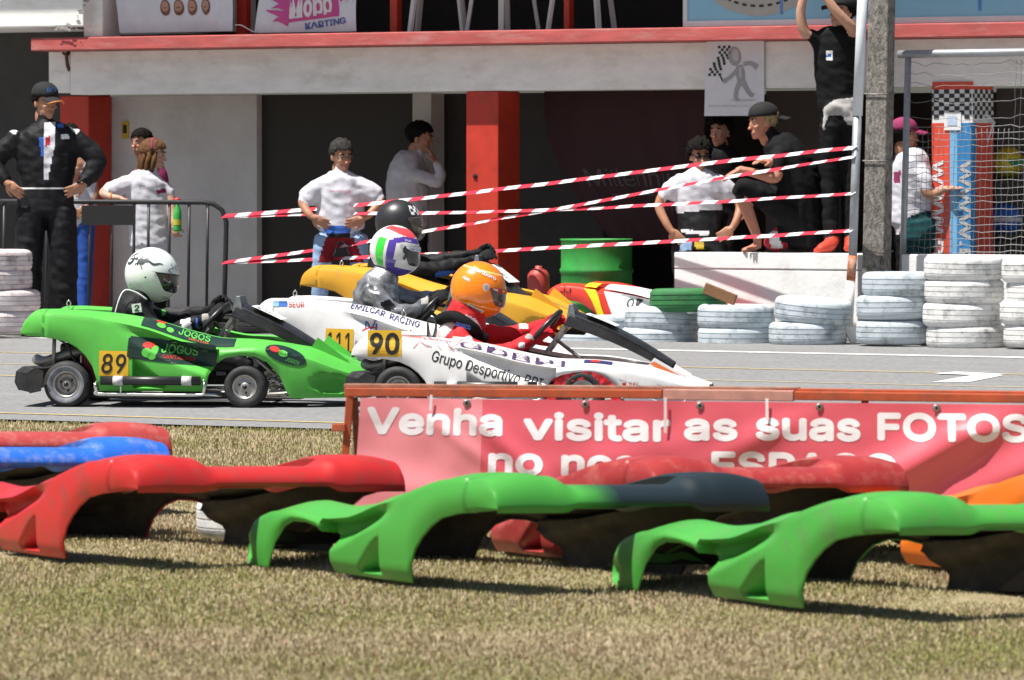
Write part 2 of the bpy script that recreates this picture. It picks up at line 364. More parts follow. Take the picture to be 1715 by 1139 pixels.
def deco_man(mb, fn, W, Hh):
    f2 = lambda a, b_: fn(a, b_) + Vector((0, -.002, 0)); q = lambda x, y: (W * (x - 1183) / 97., Hh * (194 - y) / 130.)
    k = W / 97.
    blob(mb, *q(1231, 95), 10.5 * k, 14 * k, fn, 1, rot=.2); blob(mb, *q(1233, 93), 6 * k, 9 * k, f2, 2, rot=.2)
    stroke(mb, [q(1239, 110), q(1241, 122), q(1243, 138)], [10 * k, 15 * k, 12 * k], fn, 1); stroke(mb, [q(1241, 113), q(1242, 130)], 5 * k, f2, 2)
    stroke(mb, [q(1238, 115), q(1226, 128), q(1213, 137)], [7 * k, 6 * k, 7 * k], fn, 1); stroke(mb, [q(1246, 108), q(1258, 107), q(1269, 114)], [7 * k, 6 * k, 9 * k], fn, 1)
    stroke(mb, [q(1241, 138), q(1235, 152), q(1234, 166), q(1240, 167)], [9 * k, 7 * k, 6 * k, 4 * k], fn, 1); stroke(mb, [q(1246, 138), q(1253, 152), q(1260, 160), q(1263, 157)], [9 * k, 7 * k, 6 * k, 4 * k], fn, 1)
    for i in range(11):
        for j in range(5):
            if (i + j) % 2 == 0:
                x = 1198 + j * 4.2 + 4 * math.sin(i * .55) - i * .3 + (10 - i) * .9 - 4; y = 77 + i * 4.6; patch(mb, (q(x, y)[0], q(x + 4.2, y)[0], q(x, y + 4.4)[1], q(x, y)[1]), fn, 3, 1, 1)
    stroke(mb, [q(1213, 137), q(1208, 128)], 2.5 * k, fn, 3); blob(mb, *q(1246, 168), 22 * k, 1.5 * k, fn, 2)
    letters(mb, 'start racing zone', fn, q(1189, 0)[0], q(0, 179)[1], 3.4 * k, 2, 0, 70 * k)
cloth('paper_poster', 1183, 1280, 64, 194, -.02, [M('white_paper', (.74, .74, .78), .7, var=.04), plain('mid_grey_print', (.36, .35, .37)), plain('light_grey_print', (.52, .51, .53)), darkp], deco_man, amp=.006, freq=(3, 2), label='white paper poster of a grey figure waving a checkered flag, hung on the beam', cat='poster', cut=lambda q, v: q - .035 * (1 - v) * (1 - q))
# ---- blue sign board on the balcony
sg = empty('balcony_sign', (0, 0, 0), 0); a0, z0 = bl(1150, 40, -.2); a1 = bl(2100, 40, -.2)[0]
sg.location = Matrix.Translation(B0) @ Matrix.Rotation(-TH, 4, 'Z') @ Vector((a0, -.2, zband1)); sg.rotation_euler = (0, 0, -TH)
tag(sg, 'pale blue sign board with a grey oval standing on the balcony edge', 'sign')
mb = MB(); mb.box(0, a1 - a0, 0, .03, .006, 1.1); mb.build('board', M('pale_blue_board', (.25, .50, .66), .6, var=.06, scale=3), sg)
mb = MB(); mb.box(-.03, a1 - a0, -.012, -.001, .004, .055); mb.box(-.03, .012, -.012, -.001, .056, 1.1); mb.build('frame', M('pale_frame', (.62, .66, .70), .6, var=.05), sg)
mb = MB(); fnb = lambda u, v: Vector((u, -.004, v)); ac, zc = bl(1272, -60, -.2); oc = (ac - a0, zc - zband1)
blob(mb, oc[0], oc[1], .62, .44, fnb, 0, 48)
f2 = lambda u, v: Vector((u, -.007, v))
for k in range(40):
    t0 = 2 * math.pi * k / 40; stroke(mb, [(oc[0] + .54 * math.cos(t0 + d), oc[1] + .355 * math.sin(t0 + d)) for d in (0, .04, .085)], .02, f2, 1, 2)
mb.build('oval_emblem', [M('grey_print_panel', (.40, .39, .36), .6, var=.05), darkp], sg)
for px in (1309, 1641, 1800):
    mb = MB(); a = bl(px, 20, -.2)[0] - a0; mb.box(a - .012, a + .012, -.009, -.0045, .10, .9)
    mb.build('blue_stripe', plain('strong_blue_print', (.08, .25, .62)), sg)
# ---- white garden chairs and stools on the balcony: only their legs show
plas = M('white_plastic', (.62, .62, .60), .5, var=.08, scale=10)
def chair(px, b, rot, label):
    a, _ = bl(px, 40, b); e_ = empty('plastic_chair', Matrix.Translation(B0) @ Matrix.Rotation(-TH, 4, 'Z') @ Vector((a, b, zband1)), -TH + rot)
    tag(e_, label, 'chair', 'plastic chairs on the balcony')
    for x, y in ((-.22, -.2), (.22, -.2), (-.2, .22), (.2, .22)):
        MB().bar((x * 1.08, y * 1.08, 0), (x * .86, y * .86, .43), .05, .035).build('leg', plas, e_, .006)
    MB().box(-.23, .23, -.23, .23, .43, .455).build('seat', plas, e_, .01)
    mb = MB(); mb.add(*grid(lambda u, v: Vector(((u - .5) * .46 * (1 - .15 * v), .2 + .12 * v + .04 * math.cos((u - .5) * 3), .455 + .42 * v)), 8, 5)); mb.build('backrest', plas, e_, solid=.02)
def grid(fn, nx, ny):
    vs = [fn(i / nx, j / ny) for j in range(ny + 1) for i in range(nx + 1)]
    return vs, [(j * (nx + 1) + i, j * (nx + 1) + i + 1, (j + 1) * (nx + 1) + i + 1, (j + 1) * (nx + 1) + i) for j in range(ny) for i in range(nx)]
chair(735, .28, .5, 'white plastic chair on the balcony just right of the first slim red post')
chair(842, .30, -.3, 'white plastic chair on the balcony, middle of the three')
chair(975, .30, .2, 'white plastic chair on the balcony beside the black opening, rightmost of the three')
# ---- notice and small things on the wall
nb_ = MB(); a, z = bl(210, 218, .915); nb_.box(a - .035, a + .04, .905, .9185, z - .08, z + .08); nb_.box(a - .02, a + .025, .9025, .9045, z - .03, z + .05, 1)
o = nb_.build('wall_notice', [M('yellow_enamel', (.55, .40, .03), .5), darkp]); o.data.transform(M4); rebase(o, M4 @ Vector((a, .41, z - .08))); tag(o, 'small yellow and black notice plate fixed to the grey wall', 'sign')
# ================================================================== column wrap with checks
wr = empty('column_wrap', Vector(M4 @ Vector((bl(1563, 300, 0)[0], 0, 0)))); wr.rotation_euler = (0, 0, -TH)
tag(wr, 'checkered red and blue advertising wrap around the column behind the mesh fence', 'banner')
WW = .385; zt = bl(1600, 137, 0)[1]; zc1 = bl(1600, 150, 0)[1]; zc0 = bl(1600, 206, 0)[1]
wred = M('red_vinyl', (.66, .07, .035), .5, var=.08, scale=8); wblue = M('blue_vinyl', (.03, .20, .46), .5, var=.08, scale=8); wlb = M('light_blue_vinyl', (.16, .42, .68), .5, var=.08); wwh = M('clean_white_vinyl', (.72, .72, .73), .5, var=.04)
def wrapfn(u, v, off=.004):   # u: 0..WW front face, WW.. right side
    e_ = .006 * noise.noise((u * 6, v * 3, 5)); r_ = .03
    if u < 0: return Vector((-.012 - off, -.012 - u, v))
    if u < WW: return Vector((-.012 + u, -.014 - off - e_, v))
    return Vector((-.012 + WW + off + e_, -.014 + (u - WW), v))
mb = MB(); W2 = WW + .37
for u0, u1, mi in ((-.05, WW * .47, 0), (WW * .47, WW * .64, 2), (WW * .64, WW + .07, 1), (WW + .07, W2, 0)):
    patch(mb, (u0, u1, .0, zc0), wrapfn, mi, 8, 20)
patch(mb, (-.05, W2, zc0, zc1), wrapfn, 3, 24, 6); patch(mb, (-.05, W2, zc1, zt), wrapfn, 0, 24, 2)
mb.build('wrap', [wred, wblue, wlb, wwh], wr)
mb = MB(); n_ = 16; ch = (zc1 - zc0 - .035) / 7; cwid = (W2 + .02) / n_
for i in range(n_):
    for j in range(7):
        if (i + j) % 2: patch(mb, (-.02 + i * cwid, -.02 + (i + 1) * cwid, zc1 - (j + 1) * ch, zc1 - j * ch), lambda u, v: wrapfn(u, v, .008), 0, 2, 1)
mb.build('checks', darkp, wr)
mb = MB()
def down(u0, v0):  # lettering that reads downwards
    return lambda a, b_: wrapfn(u0 + b_, v0 - a, .008)
letters(mb, 'WWW.PAL', down(.02, bl(1570, 268, 0)[1]), 0, 0, .10, 0, .02, 1.05); mb.build('lettering', wwh, wr); mb = MB(); letters(mb, 'WWW.PAL', down(WW * .72, bl(1605, 268, 0)[1]), 0, 0, .10, 0, .02, 1.15)
mb.build('lettering', M('grey_lettering', (.42, .42, .42), .5, var=.05), wr)
mb = MB(); patch(mb, (.13, .29, zc0 - .06, zc0 + .09), lambda u, v: wrapfn(u, v, .013), 0); patch(mb, (.16, .25, zc0 - .02, zc0 + .06), lambda u, v: wrapfn(u, v, .016), 1); mb.build('taped_paper', [wwh, M('pale_blue_print', (.45, .55, .72), .6, var=.1, scale=30)], wr)
mb = MB(); stroke(mb, [(W2 - .16, zc0 + .08), (W2 - .05, zc0 + .02), (W2, zc0 - .02)], [.03, .03, .03], lambda u, v: wrapfn(u, v, .011)); stroke(mb, [(W2 - .13, zc0 - .2), (W2 - .06, zc0 - .07), (W2, zc0 + .02)], [.01, .03, .05], lambda u, v: wrapfn(u, v, .011)); mb.build('white_flash', wwh, wr)
# ================================================================== tyres
def tyre_mesh(rad=.32, wd=.20, rim=.19, grooves=3, seg=56):
    prof = []; hw = wd / 2
    prof += [(rim, -hw * .55), (rim + .01, -hw * .75), (rim + .05, -hw * .97), (rad - .06, -hw * 1.0), (rad - .03, -hw * .93), (rad - .012, -hw * .80), (rad - .004, -hw * .66)]
    gw = .005
    for k in range(grooves):
        z = -hw * .62 + 1.24 * hw * (k + .5) / grooves
        prof += [(rad, z - gw), (rad - .007, z - gw * .6), (rad - .007, z + gw * .6), (rad, z + gw)]
    prof += [(rad - .004, hw * .66), (rad - .012, hw * .80), (rad - .03, hw * .93), (rad - .06, hw), (rim + .05, hw * .97), (rim + .01, hw * .75), (rim, hw * .55), (rim + .02, 0)]
    m = MB(); m.lathe(prof, seg, closed=True); me = bpy.data.meshes.new('tyre'); me.from_pydata(m.v, [], m.f); me.polygons.foreach_set('use_smooth', [True] * len(m.f))
    me.update(); me.set_sharp_from_angle(angle=R(28)); return me
def tyre_mat(name, c, d, amt=.8):
    m = M(name, c, .75, var=.10, scale=6, bump=.4, bscale=25, dirt=d, dirt_amt=amt, dscale=8)
    n = m.node_tree; tc = [x for x in n.nodes if x.type == 'TEX_COORD'][0]; oi = n.nodes.new('ShaderNodeObjectInfo'); ad = n.nodes.new('ShaderNodeVectorMath'); ad.operation = 'MULTIPLY_ADD'
    ad.inputs[1].default_value = (1, 1, 1); cb = n.nodes.new('ShaderNodeCombineXYZ'); ml = n.nodes.new('ShaderNodeMath'); ml.operation = 'MULTIPLY'; ml.inputs[1].default_value = 37
    n.links.new(oi.outputs['Random'], ml.inputs[0]); n.links.new(ml.outputs[0], cb.inputs[0]); n.links.new(ml.outputs[0], cb.inputs[1])
    for l in list(n.links):
        if l.from_node == tc and l.to_node != ad: n.links.new(ad.outputs[0], l.to_socket)
    n.links.new(tc.outputs['Object'], ad.inputs[0]); n.links.new(cb.outputs[0], ad.inputs[2]); return m
TW = tyre_mat('white_painted_tyre', (.70, .70, .69), (.20, .20, .19), 1.); TB = tyre_mat('bluish_white_painted_tyre', (.50, .56, .60), (.14, .16, .18), 1.); TP = tyre_mat('dirty_pinkish_white_tyre', (.66, .59, .60), (.22, .17, .17), 1.); TGN = tyre_mat('green_painted_tyre', (.03, .17, .05), (.02, .07, .03)); TK = tyre_mat('black_rubber_tyre', (.025, .025, .026), (.06, .055, .05))
ty = {k: tyre_mesh() for k in ('w', 'b', 'p', 'g', 'k')}
for k, m in zip('wbpgk', (TW, TB, TP, TGN, TK)): ty[k].materials.append(m)
def tyre(px, pyc, d, kind, label, tilt=(0, 0), rz=None, group='painted tyres of the barrier', sc_=1., zs=1.):
    o = bpy.data.objects.new('painted_tyre', ty[kind]); link(o); o.location = P(px, pyc, d); o.scale = (sc_, sc_, sc_ * zs)
    o.rotation_euler = (tilt[0], tilt[1], random.uniform(0, 6) if rz is None else rz); return tag(o, label, 'tyre', group)
dR = 46.0
def dt(px): return F / (((580 - .02 * (1600 - px)) - 290) / 1.4) - .30 if px > 300 else 48.2
def stack(px_list, ys, kind, where, levels, tilts=None, zs=None, d=None):
    for i, (px, y) in enumerate(zip(px_list, ys)):
        dd = (d or dt(px_list[-1])); tyre(px, y, dd, kind if isinstance(kind, str) else kind[i], f'{levels[i]} {where}', (tilts[i] if tilts else (0, 0)), zs=(zs or 1))
stack([-9, -9, 5, 3], [436, 468, 503, 538], 'p', 'dirty pinkish white tyre of the stack at the left picture edge', ['topmost', 'second from top', 'third from top', 'bottom'], zs=.93)
stack([1614, 1615, 1612, 1618], [449, 488, 527, 564], 'w', 'white tyre of the four high stack right of the concrete post', ['topmost', 'second from top', 'third from top', 'bottom'], [(.01, .02), (0, 0), (0, -.01), (0, 0)])
stack([1745, 1752, 1742, 1748], [453, 490, 523, 561], 'w', 'white tyre of the stack cut by the right picture edge', ['topmost', 'second from top', 'third from top', 'bottom'])
stack([1510, 1500, 1500], [476, 514, 556], 'b', 'bluish white tyre of the three high stack just right of the post', ['topmost', 'middle', 'bottom'], [(0, .0), (0, .02), (0, 0)])
stack([1362, 1353], [520, 559], 'b', 'bluish tyre of the pair left of the steel pipe', ['tilted upper', 'lower'], [(0, -.09), (0, 0)])
stack([1233, 1234], [530, 566], 'b', 'bluish white tyre of the pair right of the green tyre', ['upper', 'dark stained lower'], [(0, .01), (0, 0)])
stack([1110, 1105], [535, 567], 'b', 'bluish white tyre under the green tyre', ['upper', 'lower'], [(0, .06), (0, 0)])
stack([1002, 990], [545, 573], 'b', 'bluish white tyre behind the nose of the yellow kart', ['upper', 'lower'], [(0, .02), (0, 0)])
tyre(1152, 503, dt(1152) + .05, 'g', 'dark green painted tyre on top of the white barrier tyres', (0, .03), group='painted tyres of the barrier')
tyre(440, 858, DG(900), 'w', 'white tyre lying in the grass behind the red fairing', (0, 0), None, 'painted tyres of the barrier', .80, 1.0).location.z = .075
for px, y, l in ((420, 520, 'black tyre lying against the dark shutter behind the tape'), (330, 505, 'black tyre behind the crowd barrier near the grey wall'), (455, 545, 'black tyre on the ground just left of the white kart')):
    o = tyre(px, y, 50.3 - (y - 505) * .02, 'k', l, group=None); o.name = 'worn_tyre'; o.location.z = .11
# plank leaning on the green tyre
pl = MB().bar(P(1180, 482, 46.6), P(1232, 503, 46.5), .035, .09).build('wooden_plank', M('weathered_wood', (.20, .10, .045), .8, var=.4, scale=20, stretch=(1, 1, 8)), None, .004); rebase(pl, P(1205, 503, 46.55)); tag(pl, 'short brown wooden plank lying across the green tyre', 'plank')
# ================================================================== white concrete barrier
cb_d = dt(1275) + .85
def gline(px, d0):  # a place on the line along the track that passes at distance d0 at px 1275
    q = P(1275, 400, d0); q.z = 0; r = ray(px, 400); r.z = 0; k = (q - CAMP).dot(NB) / r.dot(NB); p = CAMP + r * k; p.z = 0; return p
q0 = gline(1124, cb_d); q1 = gline(1432, cb_d); bw = empty('concrete_barrier', q0); bw.rotation_euler = (0, 0, -TH); Lb = (q1 - q0).length
zbt = P(1275, 424, cb_d).z
tag(bw, 'low white painted concrete wall below the men, behind the tyres', 'barrier')
bwm = M('bright_white_paint', (.82, .82, .81), .75, var=.05, scale=5, bump=.3, bscale=30, dirt=(.55, .54, .52), dirt_amt=.5, dscale=3)
MB().box(0, Lb, .05, .38, 0, zbt - .14).build('wall', bwm, bw, .008)
MB().box(-.0, Lb, .044, .386, zbt - .138, zbt).build('coping', bwm, bw, .012)
q2 = gline(1500, cb_d - .1); MB().box((q2 - q0).length, (q2 - q0).length + 6, 0, .35, 0, zbt + .0).build('wall', bwm, bw, .015)
# ================================================================== oil drum
dr = empty('oil_drum', P(999, 520, 49.3)); dr.location.z = 0; zt_ = P(999, 400, 49.3).z; rd = .5 * 119 / (F / 49.3)
tag(dr, 'bright green steel drum in the garage opening', 'drum')
gm = M('green_drum_paint', (.03, .30, .05), .5, var=.15, scale=6, dirt=(.05, .12, .04), dirt_amt=.6)
H_ = zt_; pr = [(0, 0), (rd * .98, 0), (rd, .01)]
for k in (1, 2): pr += [(rd, H_ * k / 3 - .03), (rd + .012, H_ * k / 3 - .012), (rd + .012, H_ * k / 3 + .012), (rd, H_ * k / 3 + .03)]
pr += [(rd, H_ - .02), (rd + .008, H_ - .008), (rd + .004, H_), (rd - .012, H_ - .004), (rd - .015, H_ - .02), (rd - .015, H_ - .25), (0, H_ - .25)]
MB().lathe(pr, 40).build('drum_shell', gm, dr)
# ================================================================== concrete post, steel pipe, mesh frame
pd = dt(1440) + .62
cp = empty('concrete_post', G(1466, 570)); cp.location = P(1466, 400, pd); cp.location.z = 0; cp.rotation_euler = (0, R(1.1), -TH + R(8))
tag(cp, 'tall weathered grey concrete post beside the steel pipe', 'post')
pm = MB(); z1 = 3.6
pm.add([(x * (1 - .10 * k), y * (1 - .1 * k), z1 * k) for k in (0, 1) for x, y in ((-.098, -.09), (.098, -.09), (.098, .09), (-.098, .09))], [(0, 3, 2, 1), (4, 5, 6, 7), (0, 1, 5, 4), (1, 2, 6, 5), (2, 3, 7, 6), (3, 0, 4, 7)])
pm.build('shaft', M('weathered_concrete', (.20, .185, .165), .95, var=.75, scale=34, bump=1., bscale=90, dirt=(.06, .055, .05), dirt_amt=.9, dscale=9, stretch=(1, 1, .5)), cp, .012)
w_0 = .1
for z in (.22, .75, 1.5, 2.05):
    w_ = w_0 * (1 - .1 * z / z1) + .004; MB().tube([(-w_, -w_, z), (w_, -w_, z), (w_, w_, z + .01), (-w_, w_, z + .01)], .006, 6, closed=True).build('wire_tie', M('iron_wire', (.22, .21, .20), .5, metal=.8, var=.2), cp)
galv = M('galvanised_steel', (.34, .36, .385), .5, metal=.45, var=.15, scale=14, dirt=(.30, .24, .20), dirt_amt=.5, dscale=12)
gp = empty('steel_pipe', P(1424, 572, pd - .55)); gp.location.z = 0; tag(gp, 'slanting galvanised steel pipe holding the red and white tapes', 'pipe')
b0_ = gp.location.copy(); pp = lambda x, y: P(x, y, pd - .38) - b0_
MB().tube([pp(1447, -60), pp(1436, 194)], .042, 14).build('upper_pipe', M('grey_painted_pipe', (.62, .65, .68), .4, var=.08, scale=10), gp)
MB().tube([pp(1436, 190), pp(1428, 430)], .036, 14).build('lower_pipe', galv, gp)
MB().tube([pp(1428, 428), pp(1425, 470)], .0375, 14).build('rusty_section', M('orange_rust', (.42, .14, .06), .85, var=.4, scale=25, dirt=(.6, .58, .56), dirt_amt=.7, dscale=14), gp)
MB().tube([pp(1425, 470), pp(1421, 548)], .037, 14).build('white_section', M('chipped_white_paint', (.70, .69, .67), .7, var=.1, scale=10, dirt=(.35, .16, .08), dirt_amt=.8, dscale=9), gp)
MB().bar(pp(1417, 545), pp(1431, 574), .07, .06).build('foot', bwm, gp, .006)
fr = empty('mesh_fence_frame', P(1512, 560, pd + .25)); fr.location.z = 0; tag(fr, 'galvanised tube frame with slack wire mesh at the right', 'fence'); b1_ = fr.location.copy(); fp = lambda x, y, dd=0: P(x, y, pd + .25 - (x - 1512) / 205 * .55 + dd) - b1_
MB().tube([fp(1505, 91), fp(1560, 90), fp(1900, 84)], .033, 12).build('top_rail', galv, fr)
MB().tube([fp(1521, 96), fp(1516, 300), fp(1509, 545)], .027, 12).build('post', galv, fr)
wm = M('fence_wire', (.22, .22, .225), .5, metal=.6, var=.2)
for k, y in enumerate((104, 122, 140, 168, 196, 214, 225, 236, 247, 260, 272, 282, 292, 305, 318, 330, 341, 353, 366, 379, 391, 402, 414, 425, 436)):
    pts = []
    for i in range(15):
        x = 1517 + i * 16; jag = noise.noise((x * .05, y, 1)) * (5 if y > 200 else 9); pts.append(fp(x, y + jag - (x - 1517) * .02 + (6 * math.sin(math.pi * i / 14) if y < 200 else 0)))
    MB().tube(pts, .003 if y > 200 else .0024, 5).build('wire', wm, fr)
for i, x in enumerate(range(1530, 1736, 9)):
    MB().tube([fp(x + 3 * noise.noise((x, y * .03, 0)) + (440 - y) * .03, y) for y in range(100 if x > 1685 else 215, 450, 25)], .002, 4).build('wire', wm, fr)
# ================================================================== crowd barrier
bar_d = 50.9; cbz = empty('crowd_barrier', P(250, 540, bar_d)); cbz.location.z = 0; tag(cbz, 'black steel crowd barrier in front of the grey wall', 'barrier'); b2_ = cbz.location.copy(); cpf = lambda x, y: P(x, y, bar_d) - b2_
blk = M('black_painted_steel', (.022, .022, .024), .45, var=.2, scale=12)
zlow = .12
MB().tube([cpf(-60, 337), cpf(150, 338), cpf(340, 339), cpf(358, 342), cpf(372, 352), cpf(379, 372), cpf(377, 460), cpf(375, 545)], .022, 12).build('top_rail', blk, cbz)
MB().tube([cpf(-60, 522), cpf(376, 522)], .017, 10).build('bottom_rail', blk, cbz)
for x in (6, 42, 78, 114, 150, 187, 224, 248, 283, 316, 347):
    MB().tube([cpf(x + 1, 340), cpf(x - 1, 522)], .0135, 8).build('upright_bar', blk, cbz)
MB().box(*[f_(cpf(137, 376).x, cpf(226, 376).x) for f_ in (min, max)], -.03, -.024, cpf(150, 377).z, cpf(150, 344).z).build('dark_sheet', M('black_fabric_sheet', (.02, .02, .022), .8), cbz)
MB().tube([cpf(366, 540) + Vector((0, -.3, 0)), cpf(376, 538), cpf(380, 540) + Vector((0, .3, 0))], .016, 8).build('foot', blk, cbz)
MB().tube([cpf(366, 540) + Vector((-2.0, -.3, 0)), cpf(376, 538) + Vector((-2, 0, 0)), cpf(380, 540) + Vector((-2, .3, 0))], .016, 8).build('foot', blk, cbz)
# ================================================================== barrier tapes
tr_ = M('red_tape', (.66, .03, .06), .35, var=.1, scale=20); tw_ = M('white_tape', (.80, .78, .78), .35, var=.04, scale=20)
def tape(label, pts, w_, per=.155, tw=(0, 1.0)):
    d0, d1 = bar_d - .05, pd - .42; x0, x1 = pts[0][0], pts[-1][0]
    q = crom([(x, y) for x, y in pts], 30); P3 = [P(x, y, d0 + (d1 - d0) * (x - x0) / (x1 - x0)) for x, y in q]
    Lc = [0]
    for a, b_ in zip(P3, P3[1:]): Lc.append(Lc[-1] + (b_ - a).length)
    N = int(Lc[-1] / (per / 6)); mb = MB(); vs = []; mi = []
    for i in range(N + 1):
        l = Lc[-1] * i / N; k = max(j for j in range(len(Lc)) if Lc[j] <= l + 1e-9); k = min(k, len(Lc) - 2); f_ = (l - Lc[k]) / max(1e-9, Lc[k + 1] - Lc[k]); p = P3[k].lerp(P3[k + 1], f_)
        a = tw[0] + .9 * noise.noise((l * .8, w_ * 100, x0 + pts[0][1])) * tw[1]; up = Vector((0, math.sin(a), math.cos(a)))
        p.z += .004 * noise.noise((l * 2, 5, pts[-1][1]))
        vs += [p + up * w_ / 2 + Vector((.02, 0, 0)), p - up * w_ / 2 - Vector((.02, 0, 0))]
    mb.v = [tuple(v) for v in vs]
    for i in range(N): mb.f.append((2 * i, 2 * i + 1, 2 * i + 3, 2 * i + 2)); mb.m.append((i // 6) % 2); mb.sm.append(True)
    o = mb.build('barrier_tape', [tr_, tw_]); rebase(o, P3[0]); tag(o, label, 'tape', 'red and white tapes across the pit lane')
tape('uppermost red and white striped tape, rising steeply to the steel pipe', [(374, 362), (560, 347), (760, 326), (960, 302), (1200, 272), (1432, 247)], .034)
tape('red and white striped tape crossing the others from low left to high right', [(374, 440), (560, 414), (720, 386), (960, 345), (1200, 300), (1432, 262)], .033)
tape('nearly level red and white striped tape, third from the bottom at its left end', [(374, 363), (560, 358), (760, 356), (960, 350), (1200, 338), (1430, 324)], .027)
tape('lowest red and white striped tape, passing before the green drum', [(374, 440), (560, 433), (760, 424), (960, 413), (1200, 400), (1428, 386)], .030)
# ================================================================== large banner on its frame
bd0 = DG(882); kb = math.tan(R(12))
def bnp(px, py): # place on the banner's plane
    q = P(590, 700, bd0); r = ray(px, py); nn = Vector((kb, 1, 0)); return CAMP + r * ((q - CAMP).dot(nn) / r.dot(nn))
bf = empty('steel_trestle', bnp(580, 882)); bf.location.z = 0; tag(bf, 'rusty orange steel trestle carrying the red banner', 'trestle'); b3_ = bf.location.copy(); fo = lambda x, y, dy=0: bnp(x, y) - b3_ + Vector((0, dy, 0))
oran = M('orange_frame_paint', (.42, .08, .025), .6, var=.2, scale=12, dirt=(.20, .08, .05), dirt_amt=.9, dscale=10); rusty = M('rusty_brown_steel', (.30, .14, .09), .8, var=.35, scale=16, dirt=(.45, .28, .22), dirt_amt=.7, dscale=9)
MB().bar(fo(578, 657, .02), fo(1110, 660.5, .02), .035, .034).build('top_tube', oran, bf, .003)
MB().bar(fo(1112, 661, .018), fo(1330, 663.5, .018), .035, .042).build('top_tube', M('pinkish_worn_steel', (.50, .26, .21), .7, var=.2, scale=14, dirt=(.3, .14, .1), dirt_amt=.6), bf, .003)
MB().bar(fo(1332, 663, .02), fo(1800, 669, .02), .035, .034).build('top_tube', oran, bf, .003)
MB().bar(fo(578, 646.5, .06), fo(1340, 652.5, .06), .06, .014).build('cap_strip', rusty, bf, .002); MB().bar(fo(1300, 653.5, .06), fo(1800, 660, .06), .06, .012).build('cap_strip', oran, bf, .002)
MB().bar(fo(587, 650, .02), fo(569, 885, .02), .03, .03, up=(0, 1, 0)).build('leg', oran, bf, .003); MB().bar(fo(593, 668, .05), fo(602, 885, .28), .028, .028, up=(0, 1, 0)).build('rear_strut', rusty, bf, .003)
MB().bar(fo(557, 716, .0), fo(579, 716, .0), .025, .03).build('lug', oran, bf, .002); MB().bar(fo(1450, 668, .04), fo(1450, 900, .3), .028, .028, up=(0, 1, 0)).build('rear_strut', rusty, bf, .003)
MB().bar(fo(575, 850, .02), fo(1800, 876, .02), .03, .03).build('bottom_tube', oran, bf, .003)
# vinyl sheet
BX0, BX1 = 604, 1830
def btop(x): return 666 + (x - 604) * .0105
SB = F / bd0
def sheet(u, v, off=0.):  # u: pixel column at the top edge, v: 0 top .. 1 bottom
    q = (u - BX0) / (BX1 - BX0); y = btop(u) + v * (205 + 12 * q); x = u - 14 * v * max(0, 1 - q * 3)
    d_ = (u - BX0) / 100.; wv = .020 * noise.noise((d_ * .55, v * 1.3, 2)) + .008 * noise.noise((d_ * 1.7, v * 3, 7))
    for ux, uy, sl, am, wd in ((850, .38, -.9, .020, 20), (1000, .5, .2, .012, 26), (1270, .28, .5, .014, 22), (1530, .45, .55, .034, 34), (1620, .25, .50, .022, 26), (1690, .55, .45, .028, 30), (1400, .7, .25, .018, 28), (700, .75, -.25, .016, 30), (760, .30, -.75, .010, 14)):
        t_ = ((v - uy) * 205 + (u - ux) * sl); f_ = math.exp(-((u - ux) / 150) ** 2); wv += am * f_ * math.exp(-(t_ / wd) ** 2)
    wv *= .85 * min(1, v * 4 + .12)
    return bnp(x, y) - Vector((0, wv + off + .01, 0))
vinred = M('glossy_red_vinyl', (.70, .115, .15), .30, var=.05, scale=5, spec=.7, bump=.05, bscale=4); vinedge = M('pale_patched_vinyl', (.62, .16, .19), .34, var=.08, scale=5, spec=.7)
mb = MB(); NX, NY = 150, 36
vs = [sheet(BX0 + (BX1 - BX0) * i / NX, j / NY) for j in range(NY + 1) for i in range(NX + 1)]
mb.add(vs, [(j * (NX + 1) + i, (j + 1) * (NX + 1) + i, (j + 1) * (NX + 1) + i + 1, j * (NX + 1) + i + 1) for j in range(NY) for i in range(NX)], 0, True)
for k, f_ in enumerate(mb.f):
    i = k % NX; u = BX0 + (BX1 - BX0) * i / NX
    if u < 808 or 1220 < u < 1294 : mb.m[k] = 1 if u < 808 else 0  # paler left part: washed-out sky sheen painted into the vinyl colour
bn = mb.build('banner_sheet', [vinred, M('sheen_painted_red_vinyl', (.80, .27, .30), .30, var=.06, scale=5, spec=.7)]); bnl = bnp(1200, 882); bnl.z = 0; 
ban = empty('banner', bnl); tag(ban, 'long red vinyl banner with white lettering tied to the orange frame', 'banner')
bn.name = 'sheet'; bn.data.transform(Matrix.Translation(-bnl)); bn.parent = ban
mb = MB(); fb = lambda u, v: sheet(u, (v) / 205., .0008) - bnl
def bt(s, x0, x1, ybase, h):  # pixel columns, base row below the top edge
    mb = MB(); letters(mb, s, lambda u, v: fb(u, ybase - v), x0 + 2, 0, h - 4, 0, 0, x1 - x0 - 4, .12, heavy=.075); mb.build('word', M('white_vinyl_lettering', (.84, .84, .85), .4, var=.04), ban)
bt('Venha', 617, 842, 58, 44); bt('visitar', 878, 1122, 64, 44); bt('as', 1146, 1234, 61, 44); bt('suas', 1266, 1440, 59, 45); bt('FOTOS', 1470, 1722, 57, 43)
bt('no', 822, 910, 122, 44); bt('nosso', 942, 1150, 123, 44); bt('ESPAÇO', 1192, 1500, 124, 44)
